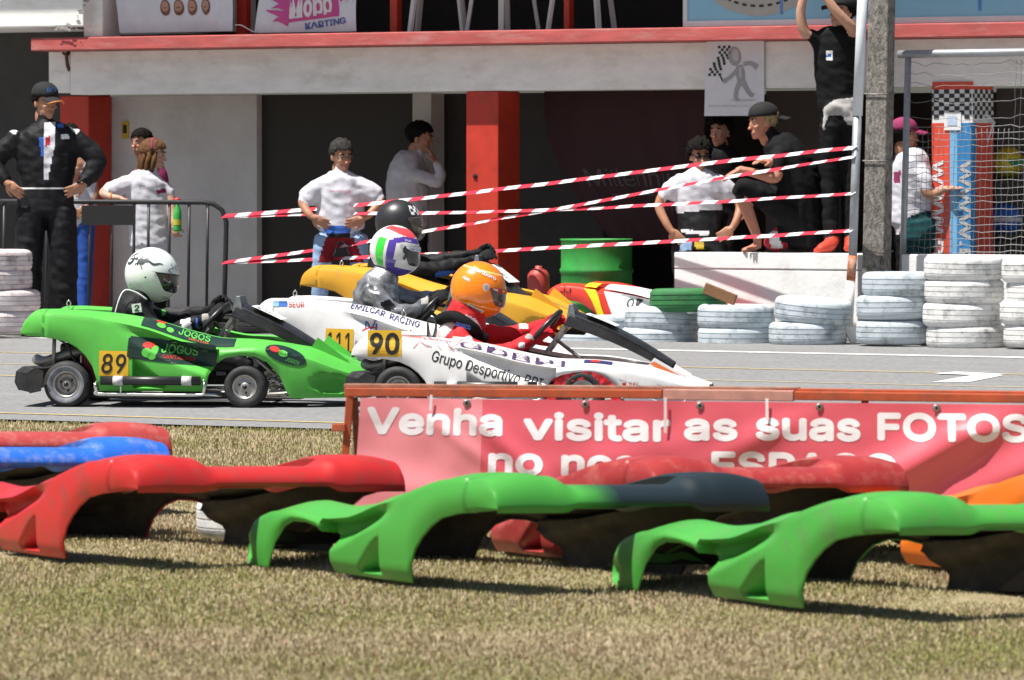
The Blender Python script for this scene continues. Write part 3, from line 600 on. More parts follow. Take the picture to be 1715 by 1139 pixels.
for u in (782, 980, 1172, 1372, 1568):
    mb = MB()
    p = fb(u, 7); mb.lathe([(.006, -.002), (.012, -.003), (.016, 0), (.012, .003), (.006, .003)], 14, Matrix.Translation(p - Vector((0, .005, 0))) @ Matrix.Rotation(R(90), 4, 'X'), 0)
    mb.lathe([(.0, 0), (.008, 0)], 10, Matrix.Translation(p - Vector((0, .006, 0))) @ Matrix.Rotation(R(90), 4, 'X'), 1)
    mb.build('eyelet', [plain('brass_eyelet', (.35, .33, .30), .4, metal=.7), darkp], ban)
for u, l in ((1114, 52), (1284, 30), (722, 20)):
    q = MB(); q.add([fb(u - 2.4, -6), fb(u + 2.4, -6), fb(u + 2.4, l) , fb(u - 2.4, l)], [(0, 1, 2, 3)]); o = q.build('loose_strap', M('white_strap', (.72, .66, .64), .6, var=.1, scale=20), ban); o.location.y = -.012
# ================================================================== kart fairing (one-piece body shell)
def pl_(xs, ys):
    xs = np.array(xs); ys = np.array(ys); return lambda x: float(np.interp(x, xs, ys))
def sm_(f, h=.05): return lambda x: (f(x - h) + 2 * f(x) + f(x + h)) / 4
ztF = sm_(pl_([0, .05, .15, .38, .6, .78, 1.0, 1.2, 1.42, 1.6, 1.74, 2.0, 2.06], [.535, .555, .577, .568, .55, .525, .462, .415, .408, .38, .335, .225, .19]), .05)
dcF = sm_(pl_([0, .15, .38, .78, 1.0, 1.2, 1.42, 1.6, 1.9, 2.06], [.014, .014, .025, .06, .075, .07, .045, .05, .05, .03]), .05)
yoF = sm_(pl_([0, .1, .5, 1.0, 1.2, 1.45, 1.6, 1.75, 1.9, 2.0, 2.06], [.535, .55, .56, .575, .565, .54, .51, .455, .365, .28, .18]), .04)
yiF = sm_(pl_([.16, .5, .9, 1.2, 1.4, 1.55, 1.66, 1.72, 2.06], [.30, .30, .36, .38, .34, .26, .12, .0, .0]), .02)
ZBX = [0, .03, .2, .29, .35, .40, .44, .465, .48, 1.12, 1.13, 1.145, 1.18, 1.25, 1.33, 1.42, 1.49, 1.56, 1.61, 1.63, 1.94, 2.0, 2.06]
ZBY = [.44, .432, .412, .39, .355, .305, .245, .17, .10, .10, .115, .20, .265, .302, .315, .308, .275, .20, .085, .06, .06, .10, .15]
zbF = pl_(ZBX, ZBY)
def smst(a, b, x):
    t_ = min(1, max(0, (x - a) / (b - a))); return t_ * t_ * (3 - 2 * t_)
def recess(x, z, D=.075):
    zc = ztF(x) - dcF(x); d_ = 0.
    if .52 < x < 1.2:   # wedge under the shoulder
        lo = np.interp(x, [.52, .8, 1.0, 1.2], [zc, .36, .26, .19]); d_ += D * smst(.52, .95, x) * smst(0, .022, zc - z) * smst(lo - .03, lo + .06, z)
    if .66 < x < .91 and z < .31:  # triangular vent
        h = .135 + .18 * (.90 - x) / .21; t_ = (z - .135) / max(.001, h - .115)
        if .69 < x < .90 and .13 < z < h: d_ += .065 * min(1, (h - z) / .07)
    e_ = ((x - 1.86) / .10) ** 2 + ((z - .145) / .06) ** 2   # nose duct
    if e_ < 1: d_ += .05 * (1 - e_) ** .5
    if z < .09 + .06 and x < 1.2: d_ += .02 * smst(.16, .09, z)
    d_ -= .012 * math.sin(math.pi * min(1, max(0, (zc - z) / max(.02, zc - zbF(x))))) 
    return d_
def side_y(x, z, zs=1.): return yoF(x) - recess(x, z / zs)
def topz(x, y):
    yo, yi, zt = yoF(x), yiF(x), ztF(x); zc = zt - dcF(x); crown = .016 * smst(1.7, .5, x) + .008 + .03 * smst(1.6, 1.75, x); f_ = min(1, max(0, (y - yi - .01) / (yo - .022 - yi)))
    return zt + (zc - zt) * f_ ** 1.6 + crown * 3.2 * f_ * (1 - f_) * (1 - .3 * f_)
def rear_profile(x, y):
    k = smst(.21, .28, y); zr = .452 + (.425 - .452) * k; ztp = .535 + (topz(.15, max(y, yiF(.15) + .01)) - .535) * k; q = min(1, max(0, x / .12))
    return zr + (ztp - zr) * max(0, 1 - (1 - q) ** 2.4) ** (1 / 2.0)
def fairing_geo(zs=1., z0=0., floor=None, loose_=False):
    mb = MB()
    def put(p):
        z = p[2] * zs + z0
        if floor is not None: z = max(z, floor)
        if loose_:
            z -= float(np.interp(p[0], [.1, .30, .40, .62, 1.0, 1.3, 1.6], [0, .006, .022, .055, .045, .025, 0])) * smst(.08, .30, z); z = max(z, -.012)
            return Vector((p[0] - .07 * smst(.5, 1.1, p[0]), p[1] * (1 - .19 * smst(.3, 1.35, p[0])) * (1 + .06 * smst(1.5, 1.8, p[0])), z))
        return Vector((p[0], p[1], z))
    xs = sorted(set([round(v, 4) for v in list(np.arange(.15, 2.061, .028)) + [x for x in ZBX if x > .15] + list(np.arange(.66, .92, .012)) + list(np.arange(1.14, 1.62, .014)) + [2.06]]))
    NT, NS = 6, 20
    for s in (1, -1):
        vs = []; m = 0
        for x in xs:
            yo, yi, zt, zc, zb_ = yoF(x), yiF(x), ztF(x), ztF(x) - dcF(x), zbF(x); zc = max(zc, zb_ + .012); row = []
            lip = .13 if x < .45 else (.13 - (.09) * smst(.45, .7, x))
            if yi < .02: lip = 0.0
            row.append((x, s * (yi + .012), zt - lip)); row.append((x, s * (yi + .004), zt - lip * .5)); row.append((x, s * yi, zt - .006 * (yi > .02)))
            crown = .016 * smst(1.7, .5, x) + .008 + .03 * smst(1.6, 1.75, x)
            for t in range(NT):
                f_ = (t + .5) / NT; y = yi + .01 + (yo - .012 - yi - .01) * f_; row.append((x, s * y, zt + (zc - zt) * f_ ** 1.6 + crown * 3.2 * f_ * (1 - f_) * (1 - .3 * f_)))
            row.append((x, s * (yo - .004), zc + .004))
            for j in range(NS + 1):
                z = (zc - .012) + (zb_ - (zc - .012)) * j / NS; row.append((x, s * (yo - recess(x, z)), z))
            vs += [put(p) for p in row]; m = len(row)
        fs = []
        for i in range(len(xs) - 1):
            for j in range(m - 1):
                q = (i * m + j, i * m + j + 1, (i + 1) * m + j + 1, (i + 1) * m + j); fs.append(q if s > 0 else q[::-1])
        mb.add(vs, [f_[::-1] for f_ in fs], 0, True); tip = vs[-m + 2:] if s > 0 else tip + vs[-m + 2:][::-1]
        # rear deck: bridge and hump
        NXr, NYr = 10, 36; vs = []
        for i in range(NXr + 1):
            x = .15 * (i / NXr) ** 1.7
            for j in range(NYr + 1):
                y = (yoF(x) - .004) * j / NYr; z = rear_profile(x, y) if i < NXr else rear_profile(.15, y)
                vs.append(put((x, s * y, z)))
            # side skirt of the tail
            zt_e = vs[-1].z
            for j in range(1, 7):
                zz = (zt_e - z0) / zs; zb_ = min(zbF(x), zz - .001); z_ = zz + (zb_ - zz) * j / 6; vs.append(put((x, s * (yoF(x) - recess(x, z_) * smst(0, .12, x)), z_)))
        m = NYr + 1 + 6; fs = []
        for i in range(NXr):
            for j in range(m - 1):
                q = (i * m + j, i * m + j + 1, (i + 1) * m + j + 1, (i + 1) * m + j); fs.append(q[::-1] if s > 0 else q)
        mb.add(vs, fs, 0, True)
        # lip under the bridge
        vs = [put((x_, s * .30 * j / 8, z_)) for j in range(9) for x_, z_ in ((.003, .452), (.02, .447), (.045, .455))]
        mb.add(vs, [((j * 3 + a), (j * 3 + a + 1), (j + 1) * 3 + a + 1, (j + 1) * 3 + a) for j in range(8) for a in range(2)], 0, True)
    mb.add(tip, [tuple(range(len(tip)))], 0, True)
    return mb
def build_fairing(name, mats, parent=None, zs=1., z0=0., floor=None):
    mb = fairing_geo(zs, z0, floor, parent is None); mb.inside = 1
    bm = bmesh.new(); me = bpy.data.meshes.new(name); me.from_pydata(mb.v, [], mb.f); me.polygons.foreach_set('use_smooth', [True] * len(mb.f)); bm.from_mesh(me); bmesh.ops.remove_doubles(bm, verts=bm.verts, dist=.0006)
    bmesh.ops.dissolve_degenerate(bm, edges=bm.edges, dist=.0004); bm.to_mesh(me); bm.free()
    me.set_sharp_from_angle(angle=R(42))
    for m in mats: me.materials.append(m)
    o = bpy.data.objects.new(name, me); link(o, parent)
    md = o.modifiers.new('solid', 'SOLIDIFY'); md.thickness = .007; md.offset = -1; md.material_offset = 1; md.use_even_offset = False
    for sgn in ((1, -1) if parent is not None else ()):
        q = MB(); y = sgn * .20; a = [(1.70, y, .345), (1.745, y, .415), (1.93, y * .9, .275), (1.9, y * .9, .25)]; vs = [Vector((p[0], p[1] + k, max(p[2] * zs + z0, -.01))) for k in (-.006, .006) for p in a]
        q.add(vs, [(0, 1, 2, 3), (7, 6, 5, 4), (0, 4, 5, 1), (1, 5, 6, 2), (2, 6, 7, 3)]); q.build('nose_fin', mats[0], o)
    return o
under = M('grimy_fibreglass_inside', (.045, .038, .03), .85, var=.4, scale=10, dirt=(.10, .085, .06), dirt_amt=.6, dscale=5)
def shell(name, c, dirt=(.25, .2, .13), amt=.35, rough=.46): return M(name, c, rough, var=.07, scale=3, coat=.04, dirt=dirt, dirt_amt=amt * 1.3, dscale=11, bump=.05, bscale=22)
gshell = shell('green_plastic', (.095, .47, .062), (.10, .36, .07), .3); rshell = shell('red_plastic', (.48, .018, .018), (.26, .045, .035), .75); wshell = shell('white_plastic_shell', (.80, .79, .78), (.6, .56, .52), .35, .28); yshell = shell('yellow_plastic', (.66, .33, .02), (.5, .28, .04), .5)
bshell = shell('blue_plastic', (.02, .13, .60), (.30, .32, .38), .55, .42); brsh = shell('burgundy_plastic', (.34, .032, .03), (.46, .14, .11), .6, .42); dkred = shell('faded_red_plastic', (.40, .05, .045), (.50, .20, .17), .6, .45); oshell = shell('orange_plastic', (.72, .15, .006), (.5, .14, .03), .4)
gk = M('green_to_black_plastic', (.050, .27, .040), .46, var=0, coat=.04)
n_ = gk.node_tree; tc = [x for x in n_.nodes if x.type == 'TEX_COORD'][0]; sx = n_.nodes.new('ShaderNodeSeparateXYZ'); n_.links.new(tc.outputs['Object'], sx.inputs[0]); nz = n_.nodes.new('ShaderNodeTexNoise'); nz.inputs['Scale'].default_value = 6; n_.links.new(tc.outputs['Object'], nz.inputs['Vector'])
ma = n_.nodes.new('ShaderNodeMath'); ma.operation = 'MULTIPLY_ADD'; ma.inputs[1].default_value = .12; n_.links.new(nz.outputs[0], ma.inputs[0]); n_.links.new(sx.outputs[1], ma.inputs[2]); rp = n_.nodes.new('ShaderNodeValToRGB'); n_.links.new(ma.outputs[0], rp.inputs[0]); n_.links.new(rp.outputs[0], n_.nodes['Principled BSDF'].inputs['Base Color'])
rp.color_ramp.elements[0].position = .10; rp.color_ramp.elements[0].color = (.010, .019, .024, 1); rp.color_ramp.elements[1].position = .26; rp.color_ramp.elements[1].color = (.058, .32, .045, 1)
# ---- empty fairings lying on the grass
FZ, F0 = .80, -.078
def loose(label, mat, px, py, corner='near', rz=34.5, roll=1.6, dz=0., zs=FZ):
    o = build_fairing('kart_fairing', [mat, under], None, zs, F0 + dz, -.012); a = R(90 + rz); rot = Matrix.Rotation(a, 3, 'Z'); c = Vector((0, .578 if corner == 'near' else -.578, 0)); g = G(px, py)
    o.location = g - rot @ c; o.location.z = .0; o.scale = (1.05, 1.05, 1); o.rotation_euler = (R(roll), 0, a); return tag(o, label, 'kart fairing', 'loose kart fairings on the grass')
gfront = shell('green_plastic_shell', (.058, .32, .045), (.11, .22, .075), .6)
loose('bright red loose kart fairing lying at the front left of the grass', rshell, 222, 958)
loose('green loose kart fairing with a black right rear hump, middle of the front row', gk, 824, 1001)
loose('all green loose kart fairing nearest the camera, at the lower right', gfront, 1497, 1047, rz=33)
loose('burgundy loose kart fairing lying right in front of the red banner', brsh, 1092, 960)
loose('orange loose kart fairing half hidden behind the rightmost green one', oshell, 1822, 984)
loose('faded red loose kart fairing at the left, farthest from the camera', dkred, 292, 862, 'far', 30)
loose('blue loose kart fairing at the left picture edge', bshell, 292, 896, 'far', 32)
# ================================================================== karts
rub = M('kart_tyre_rubber', (.022, .022, .023), .7, var=.2, scale=20, dirt=(.07, .066, .06), dirt_amt=.6, dscale=18); scuff = M('chalky_scuffed_rubber', (.17, .18, .20), .8, var=.5, scale=16); alu = M('cast_magnesium', (.40, .39, .37), .42, metal=.7, var=.15, scale=20, dirt=(.15, .13, .11), dirt_amt=.6, dscale=25); chrome = M('chromed_tube', (.72, .72, .70), .18, metal=.95, var=.05); blkp = M('black_plastic', (.018, .018, .02), .36, var=.2, scale=14, dirt=(.06, .058, .055), dirt_amt=.6, dscale=9); steel = M('dull_steel', (.30, .29, .28), .45, metal=.7, var=.2); dkred_p = M('engine_red_paint', (.20, .02, .02), .5, var=.2)
numy = M('race_number_yellow', (.72, .42, .02), .5, var=.05, scale=8); nblk = plain('race_number_black', (.015, .015, .015)); dkgrn = M('dark_green_sticker', (.012, .035, .028), .35, var=.1, scale=8); ltgrn = plain('leaf_green_print', (.10, .50, .06)); redpr = plain('red_print', (.62, .03, .02)); whpr = plain('white_print', (.80, .80, .80)); navy = plain('navy_print', (.03, .03, .14)); orpr = plain('orange_print', (.75, .16, .03)); purp = plain('purple_print', (.10, .02, .16)); seur = plain('bright_blue_print', (.05, .18, .62)); pbl = plain('sky_blue_print', (.30, .55, .80))
def wheel(parent, x, y, r, wd, rear, scuffed=False, tm=None):
    q = MB(); hw = wd / 2; rim = r * .55; rt = Matrix.Translation((x, y, r)) @ Matrix.Rotation(R(90), 4, 'X')
    pr = [(rim, -hw * .8), (rim + .012, -hw * .92), (r * .80, -hw), (r * .93, -hw * .88), (r * .995, -hw * .62), (r, 0), (r * .995, hw * .62), (r * .93, hw * .88), (r * .80, hw), (rim + .012, hw * .92), (rim, hw * .8)]
    q.lathe(pr, 40, rt)
    if scuffed:
        for k in range(len(q.f)):
            if k % 10 in (8, 9) : q.m[k] = 1
    t_ = q.build('tyre', [tm or rub, scuff], parent)
    q = MB(); q.lathe([(rim + .003, hw * .86), (rim - .006, hw * .86), (rim - .010, hw * .6), (rim * .72, hw * .45 if rear else hw * .62), (rim * .42, hw * .55 if rear else hw * .66), (rim * .36, hw * .72), (rim * .2, hw * .78), (0, hw * .78)], 32, rt); 
    rm = q.build('rim', alu, t_)
    q = MB(); q.lathe([(0, hw * .98), (rim * .16, hw * .98), (rim * .2, hw * .84), (rim * .2, hw * .6)], 12, rt); q.build('hub_nut', blkp, t_)
    for k in range(3):
        a = R(40 + 120 * k); c = rt @ Matrix.Translation((rim * .52 * math.cos(a), rim * .52 * math.sin(a), (hw * .56 if rear else hw * .68))); MB().lathe([(0, .003), (rim * .09, .003), (rim * .09, -.004)], 10, c).build('rim_hole', blkp, t_)
    return t_
def place(px, py, psi, local=(.28, -.57, 0)):
    rot = Matrix.Rotation(-psi, 3, 'Z'); g = G(px, py); p = g - rot @ Vector(local); return Vector((p.x, p.y, 0))
def kart(label, mat, px, py, psi, zs=1., pz=None, panel_mat=None, scuffed=False, lift=0.):
    psi = R(psi); k = empty('racing_kart', place(px, py, psi), -psi); tag(k, label, 'kart', 'karts racing down the pit straight')
    fa = build_fairing('fairing', [mat, under], k, zs, lift)
    for s in (-1, 1):
        wheel(k, .28, s * .475, .14, .20, True, scuffed); wheel(k, 1.36, s * .50, .128, .13, False)
        # side bumper: black tube in chromed brackets
        y = s * .60; q = MB(); q.tube([(.50, y, .165), (1.10, y, .165)], .027, 14); sb_ = q.build('side_bumper', blkp, k)
        for x0 in (.575, .99): MB().tube([(x0, y, .165), (x0 + .06, y, .165)], .0285, 14).build('tape_band', M('silver_tape', (.55, .55, .55), .4, var=.4, scale=40), sb_)
        MB().tube(crom([(.47, y * .9, .16), (.465, y, .14), (.475, y, .10), (.49, y, .085), (.8, y, .082), (1.09, y, .082), (1.12, y, .10), (1.125, y, .14), (1.11, y * .92, .18)], 5), .011, 8).build('nerf_bar', chrome, k)
        MB().tube([(.62, y, .085), (.62, y, .165)], .007, 6).build('bracket', chrome, k)
        MB().tube([(.9, s * .50, .075), (1.24, s * .48, .078)], .014, 8).build('exhaust_link', chrome, k)
        MB().tube([(.19, s * .50, .20), (.20, s * .50, .46)], .012, 8).build('rear_stay', steel, k); MB().tube([(1.36, s * .42, .13), (1.44, s * .25, .12), (1.5, s * .2, .10)], .012, 8).build('tie_rod', chrome, k)
        MB().tube([(1.36, s * .5, .13), (1.36, s * .2, .12)], .018, 8).build('stub_axle', steel, k)
    q = MB()   # rear bumper with moulded ends
    pr = crom([(.06, -.60, .16), (.0, -.56, .17), (-.03, -.48, .17), (-.03, 0, .16), (-.03, .48, .17), (.0, .56, .17), (.06, .60, .16)], 6); vs = []
    for x, y, z in pr: vs += [(x + .07, y, z - .06), (x + .01, y, z - .07), (x - .015, y, z - .02), (x - .005, y, z + .045), (x + .035, y, z + .075), (x + .09, y, z + .06)]
    q.add(vs, [(i * 6 + j, i * 6 + (j + 1) % 6, (i + 1) * 6 + (j + 1) % 6, (i + 1) * 6 + j) for i in range(len(pr) - 1) for j in range(6)] + [(0, 1, 2, 3, 4, 5), tuple(len(vs) - 6 + j for j in (5, 4, 3, 2, 1, 0))], 0); q.build('rear_bumper', blkp, k, .008)
    MB().tube([(.28, -.45, .14), (.28, .45, .14)], .02, 10).build('axle', steel, k); MB().box(.45, 1.65, -.28, .28, .045, .055).build('floor_tray', steel, k)
    for s in (-1, 1): MB().tube(crom([(.2, s * .3, .07), (.6, s * .33, .06), (1.1, s * .30, .06), (1.5, s * .16, .07), (1.75, s * .2, .10)], 5), .015, 8).build('chassis_tube', steel, k)
    MB().lathe([(.03, -.006), (.095, -.006), (.095, .006), (.03, .006)], 28, Matrix.Translation((.28, .12, .14)) @ Matrix.Rotation(R(90), 4, 'X')).build('brake_disc', steel, k)
    MB().tube(crom([(.46, -.30, .30), (.36, -.40, .34), (.22, -.44, .30), (.12, -.40, .27), (.05, -.30, .28)], 6), .032, 10).build('exhaust_pipe', steel, k); MB().box(.20, .31, -.36, -.24, .24, .38).build('air_box', blkp, k, .02); MB().tube(crom([(.2, -.5, .42), (.27, -.47, .37), (.30, -.46, .30), (.36, -.48, .22)], 5), .007, 6).build('cable', blkp, k)
    for x_ in (1.46, 1.50, 1.54): MB().tube([(x_, -.43, .16 + (x_ - 1.46) * .3), (x_ + .05, -.2, .19)], .008, 6).build('steering_rod', chrome, k)
    MB().box(.30, .48, .22, .42, .06, .36).build('engine', blkp, k, .02); MB().box(.34, .46, -.42, -.24, .10, .33).build('fuel_box', dkred_p, k, .02)
    q = MB(); q.add(*grid(lambda u, v: Vector((.42 + (.46 * smst(.45, 1, v)) + (.10 * smst(.45, 0, v)) - .12 * smst(.5, 0, v), (u - .5) * (.38 + .05 * math.sin(v * 3)), .10 + .33 * smst(.62, 0, v) + .10 * (2 * u - 1) ** 2 + .03 * v)), 10, 14)); 
    q.sm = [True] * len(q.sm); q.build('seat', blkp, k, solid=.008)
    pz = pz or zs
    # steering wheel on its column, and the slanted front panel on struts
    sw = Matrix.Translation((1.07, 0, .50 * pz)) @ Matrix.Rotation(R(-48), 4, 'Y'); q = MB(); q.tube([sw @ Vector((.145 * math.cos(t), .16 * math.sin(t), 0)) for t in np.linspace(0, 2 * math.pi, 40, endpoint=False)], .016, 8, closed=True)
    swo = q.build('steering_wheel', blkp, k); q = MB(); q.lathe([(0, .01), (.045, .01), (.05, 0), (.045, -.012), (0, -.012)], 16, sw); [q.bar(sw @ Vector((.03 * math.cos(a), .03 * math.sin(a), 0)), sw @ Vector((.145 * math.cos(a), .15 * math.sin(a), 0)), .03, .008) for a in (R(90), R(210), R(330))]; q.build('spokes', steel, swo)
    MB().tube([sw @ Vector((0, 0, 0)), (1.48, 0, .16)], .011, 8).build('steering_column', steel, k)
    q = MB(); L_ = .70; vs = []; N1 = 24
    for i in range(N1 + 1):
        t = i / N1; x = 1.235 + .60 * t; z = (.595 - .335 * t + .025 * math.sin(math.pi * t)) * (1 + (pz - 1) * (1 - t)); hw = .13 + .05 * math.sin(math.pi * min(1, t * 1.2)) - .03 * t; th = .065 * (1 - .55 * t)
        nxv, nzv = .50, .87
        for y, d_ in ((-hw, 0), (-hw * 1.02, -th), (-hw * .93, -th * 1.05), (-hw * .9, .012), (-hw * .5, .028), (0, .034), (hw * .5, .028), (hw * .9, .012), (hw * .93, -th * 1.05), (hw * 1.02, -th), (hw, 0)): vs.append((x + nxv * d_, y, z + nzv * d_))
    q.add(vs, [(i * 11 + j, i * 11 + j + 1, (i + 1) * 11 + j + 1, (i + 1) * 11 + j) for i in range(N1) for j in range(10)], 0, True); q.sm = [False] * len(q.sm); pn = q.build('front_panel', panel_mat or blkp, k, .003)
    q = MB(); z_ = .595 * pz; q.add([(1.215, y, z_ - .03) for y in (-.125, .125)] + [(1.23, y, z_ + .065) for y in (-.10, .10)] + [(1.255, y, z_ + .065) for y in (-.10, .10)] + [(1.275, y, z_ - .02) for y in (-.13, .13)], [(0, 1, 3, 2), (2, 3, 5, 4), (4, 5, 7, 6), (0, 2, 4, 6), (1, 7, 5, 3), (0, 6, 7, 1)]); q.build('panel_lip', M('worn_grey_plastic', (.10, .11, .12), .4, var=.3, scale=20), pn, .004)
    q = MB(); fnp = lambda u, v: Vector((1.275 + .6 * u + .5 * .04, v, (.595 - .335 * u + .025 * math.sin(math.pi * u)) * (1 + (pz - 1) * (1 - u)) - .025 + .87 * .04 + .012)); patch(q, (.06, .36, -.14, .10), fnp, 0); letters(q, 'KART', lambda a, b: fnp(.1 + a, -.10 + b) + Vector((.002, 0, .004)), 0, 0, .06, 1); q.build('panel_sticker', [whpr, nblk], pn)
    for s in (-1, 1): MB().bar((1.09, s * .11, .36 * pz), (1.25, s * .115, .585 * pz), .012, .02).build('panel_strut', steel, k)
    return k, fa
def on_side(fa_zs=1., off=.004):
    return lambda x, z: Vector((x, -(side_y(x, z, fa_zs)) - off, z))
def on_ledge(off=.004, zs=1.):   # v: 0 at the shoulder crease .. 1 near the cockpit edge
    def f_(x, v):
        yo, yi, zt = yoF(x), yiF(x), ztF(x); zc = zt - dcF(x); crown = .016 * smst(1.7, .5, x) + .008 + .03 * smst(1.6, 1.75, x); g = 1 - .92 * v
        y = yi + .01 + (yo - .012 - yi - .01) * g; z = zt + (zc - zt) * g ** 1.6 + crown * 3.2 * g * (1 - g) * (1 - .3 * g)
        return Vector((x, -y - off * .5, z * zs + off * 1.6))
    return f_
def number(fa, s, u, v, w_, h, rot=0., zs=1., heavy=.02, label=None, digit_shear=0., dw=.82):
    q = MB(); f0 = on_side(zs, .0022); c_, s_ = math.cos(rot), math.sin(rot); f_ = lambda o_: (lambda a, b: f0(u + a * c_ - b * s_, v + a * s_ + b * c_) - Vector((0, o_, 0)))
    patch(q, (0, w_, 0, h), f_(0), 0, 10, 8); letters(q, s, f_(.0015), w_ * (1 - dw) / 2, h * .12, h * .74, 1, 0, w_ * dw, .2, shear=digit_shear, heavy=heavy); return q.build('race_number', [numy, nblk], fa)
# ---- kart 89, green
k89, f89 = kart('green racing kart with yellow number plate 89', gshell, 110, 683, 7, scuffed=True)
X = lambda px: (px - 33) / 278.; Z = lambda py: (683 - py) / 280.
number(f89, '89', X(167), Z(629), .18, .15, -.02, digit_shear=.12)
q = MB(); f0 = on_side(1., .0025); f1 = on_side(1., .0042); f2_ = on_side(1., .006); rr = -.21
def slant(f_, u0, v0, a=rr): c_, s_ = math.cos(a), math.sin(a); return lambda u, v: f_(u0 + u * c_ - v * s_, v0 + u * s_ + v * c_)
g0 = slant(f0, X(214), Z(600), -.10); g1 = slant(f1, X(214), Z(600), -.10); g2 = slant(f2_, X(214), Z(600), -.10)
patch(q, (.0, .53, .01, .125), g0, 0, 30, 10); patch(q, (.01, .52, .0, .135), lambda u, v: g0(u, v) , 0, 30, 10)
blob(q, .125, .092, .032, .022, g1, 2, shape=lambda a: 1 + .15 * math.cos(2 * a)); blob(q, .118, .047, .030, .028, g1, 1); blob(q, .162, .062, .021, .032, g1, 1, rot=-.2); blob(q, .150, .030, .025, .022, g1, 1)
letters(q, 'JOGOS', g1, .20, .058, .050, 1, .012, .215, .2); letters(q, 'SANTACASA', g1, .215, .025, .022, 2, 0, .19, .3); q.build('sponsor_sticker', [dkgrn, ltgrn, redpr], f89)
q = MB(); l0 = on_ledge(.0022); l1 = on_ledge(.0036); vs = []
patch(q, (X(236), X(392), .12, .72), lambda u, v: l0(u, v), 0, 24, 8); blob(q, X(266), .62, .030, .10, l1, 2); blob(q, X(268), .40, .028, .14, l1, 1); blob(q, X(284), .32, .022, .13, l1, 1); letters(q, 'JOGOS', l1, X(298), .26, .34, 1, .01, .19, .1); letters(q, 'SANTA CASA', l1, X(316), .14, .10, 3, 0, .12, .2); q.build('shoulder_sticker', [dkgrn, ltgrn, redpr, orpr], f89)
q = MB(); f3 = on_side(1., .0038)
def nosep(o_): return lambda u, v: Vector((u, -(yoF(u) - recess(u, min(v, ztF(u) - dcF(u) - .012)) - max(0, v - (ztF(u) - dcF(u))) * 1.6) - o_, v + (o_ if v > ztF(u) - dcF(u) else 0)))
blob(q, 1.60, .315, .125, .045, nosep(.004), 0, 30, rot=-.36); blob(q, 1.535, .350, .030, .014, nosep(.0055), 2, rot=-.3); blob(q, 1.585, .325, .028, .016, nosep(.0055), 1, rot=-.3); letters(q, 'JOGOS', nosep(.0055), 1.60, .285, .022, 1, 0, .08, .3, rot=-.36); q.build('nose_sticker', [dkgrn, ltgrn, redpr], f89)
# catch pin on the tail
def pin(fa, x, y, z): MB().tube(crom([(x, y, z - .01), (x - .012, y, z + .02), (x, y, z + .038), (x + .012, y, z + .02), (x, y, z)], 4), .004, 6).build('body_clip', chrome, fa)
pin(f89, .27, -.42, .60)
# ---- kart 90, white
Z9 = .77
k90, f90 = kart('white racing kart with yellow number plate 90, nearest to the banner', wshell, 666, 693, 7, Z9, .95)
X = lambda px: (px - 587) / 284.; Z = lambda py: (693 - py) / 287. 
number(f90, '90', X(616), Z(598), .20, .155, 0, Z9, .05)
q = MB(); f0 = on_side(Z9, .0022); f1 = on_side(Z9, .004)
letters(q, 'Grupo Desportivo BPI', slant(f0, X(722), Z(604), -.255), 0, 0, .062, 0, .006, .66, .15); q.build('side_lettering', nblk, f90); q = MB(); letters(q, 'L', slant(f0, X(778), Z(650), 0), 0, 0, .04, 0, .0, .012); q.build('side_mark', nblk, f90)
q = MB(); letters(q, 'GDBPI', on_ledge(.005, Z9), X(768), .02, .40, 0, .0, .64, .08, heavy=.0); q.build('shoulder_lettering', M('purple_grey_print', (.07, .03, .10), .5, var=.5, scale=14), f90)
q = MB()
for i in range(9): x = .36 + .03 * i + random.uniform(0, .02); stroke(q, [(x, .40 + random.uniform(-.04, .05)), (x + random.uniform(.02, .06), .395 + random.uniform(-.04, .04))], random.uniform(.003, .008), f0, 0, 2)
q.build('paint_scrapes', M('pink_scrape', (.72, .36, .38), .6), f90); [c for c in f90.children if c.name.startswith('paint_scrapes')][0]['kind'] = 'stuff'
q = MB(); letters(q, 'team karting', on_ledge(.0025, Z9), .28, .30, .16, 0, .01, .30, .2); stroke(q, [(.20, .5), (.30, .62), (.42, .45)], [.02, .10, .02], on_ledge(.0025, Z9), 0); q.build('tail_print', M('red_faded_print', (.70, .12, .10), .5), f90)
q = MB(); a = [(1.715, -.209, .37), (1.745, -.209, .385), (1.90, -.19, .275), (1.86, -.19, .265)]; q.add([(x, y, z * Z9) for x, y, z in a], [(0, 1, 2, 3)]); q.build('fin_stripe', orpr, f90)
q = MB(); blob(q, 1.60, .225 * Z9, .016, .016, nosep(.0055), 0, 4, rot=.8); letters(q, 'BPI', nosep(.0055), 1.63, .215 * Z9, .02, 0, 0, .05); letters(q, 'Banco de Investimento', nosep(.0055), 1.56, .26 * Z9, .012, 1, 0, .22, rot=-.3); q.build('nose_print', [redpr, nblk], f90)
q = MB(); patch(q, (1.36, 1.52, .30, .62), on_ledge(.0025, Z9), 0); patch(q, (1.40, 1.45, .34, .58), on_ledge(.004, Z9), 1); q.build('front_sticker', [navy, redpr], f90); pin(f90, .3, -.45, .56)
# red cloth liner round the front wheel arch
q = MB(); ring = [(1.365 + r_ * math.cos(t), -.556, (.06 + r_ * .86 * math.sin(t))) for t in np.linspace(.1, math.pi - .1, 30) for r_ in (.222, .165)]; ring = [(x, y - .012 * noise.noise((x * 30, z * 30, 0)), z) for x, y, z in ring]; q.add(ring, [(2 * i, 2 * i + 1, 2 * i + 3, 2 * i + 2) for i in range(29)]); q.build('wheel_arch_liner', M('crumpled_red_film', (.55, .02, .03), .25, var=.6, scale=40), k90, solid=.003)
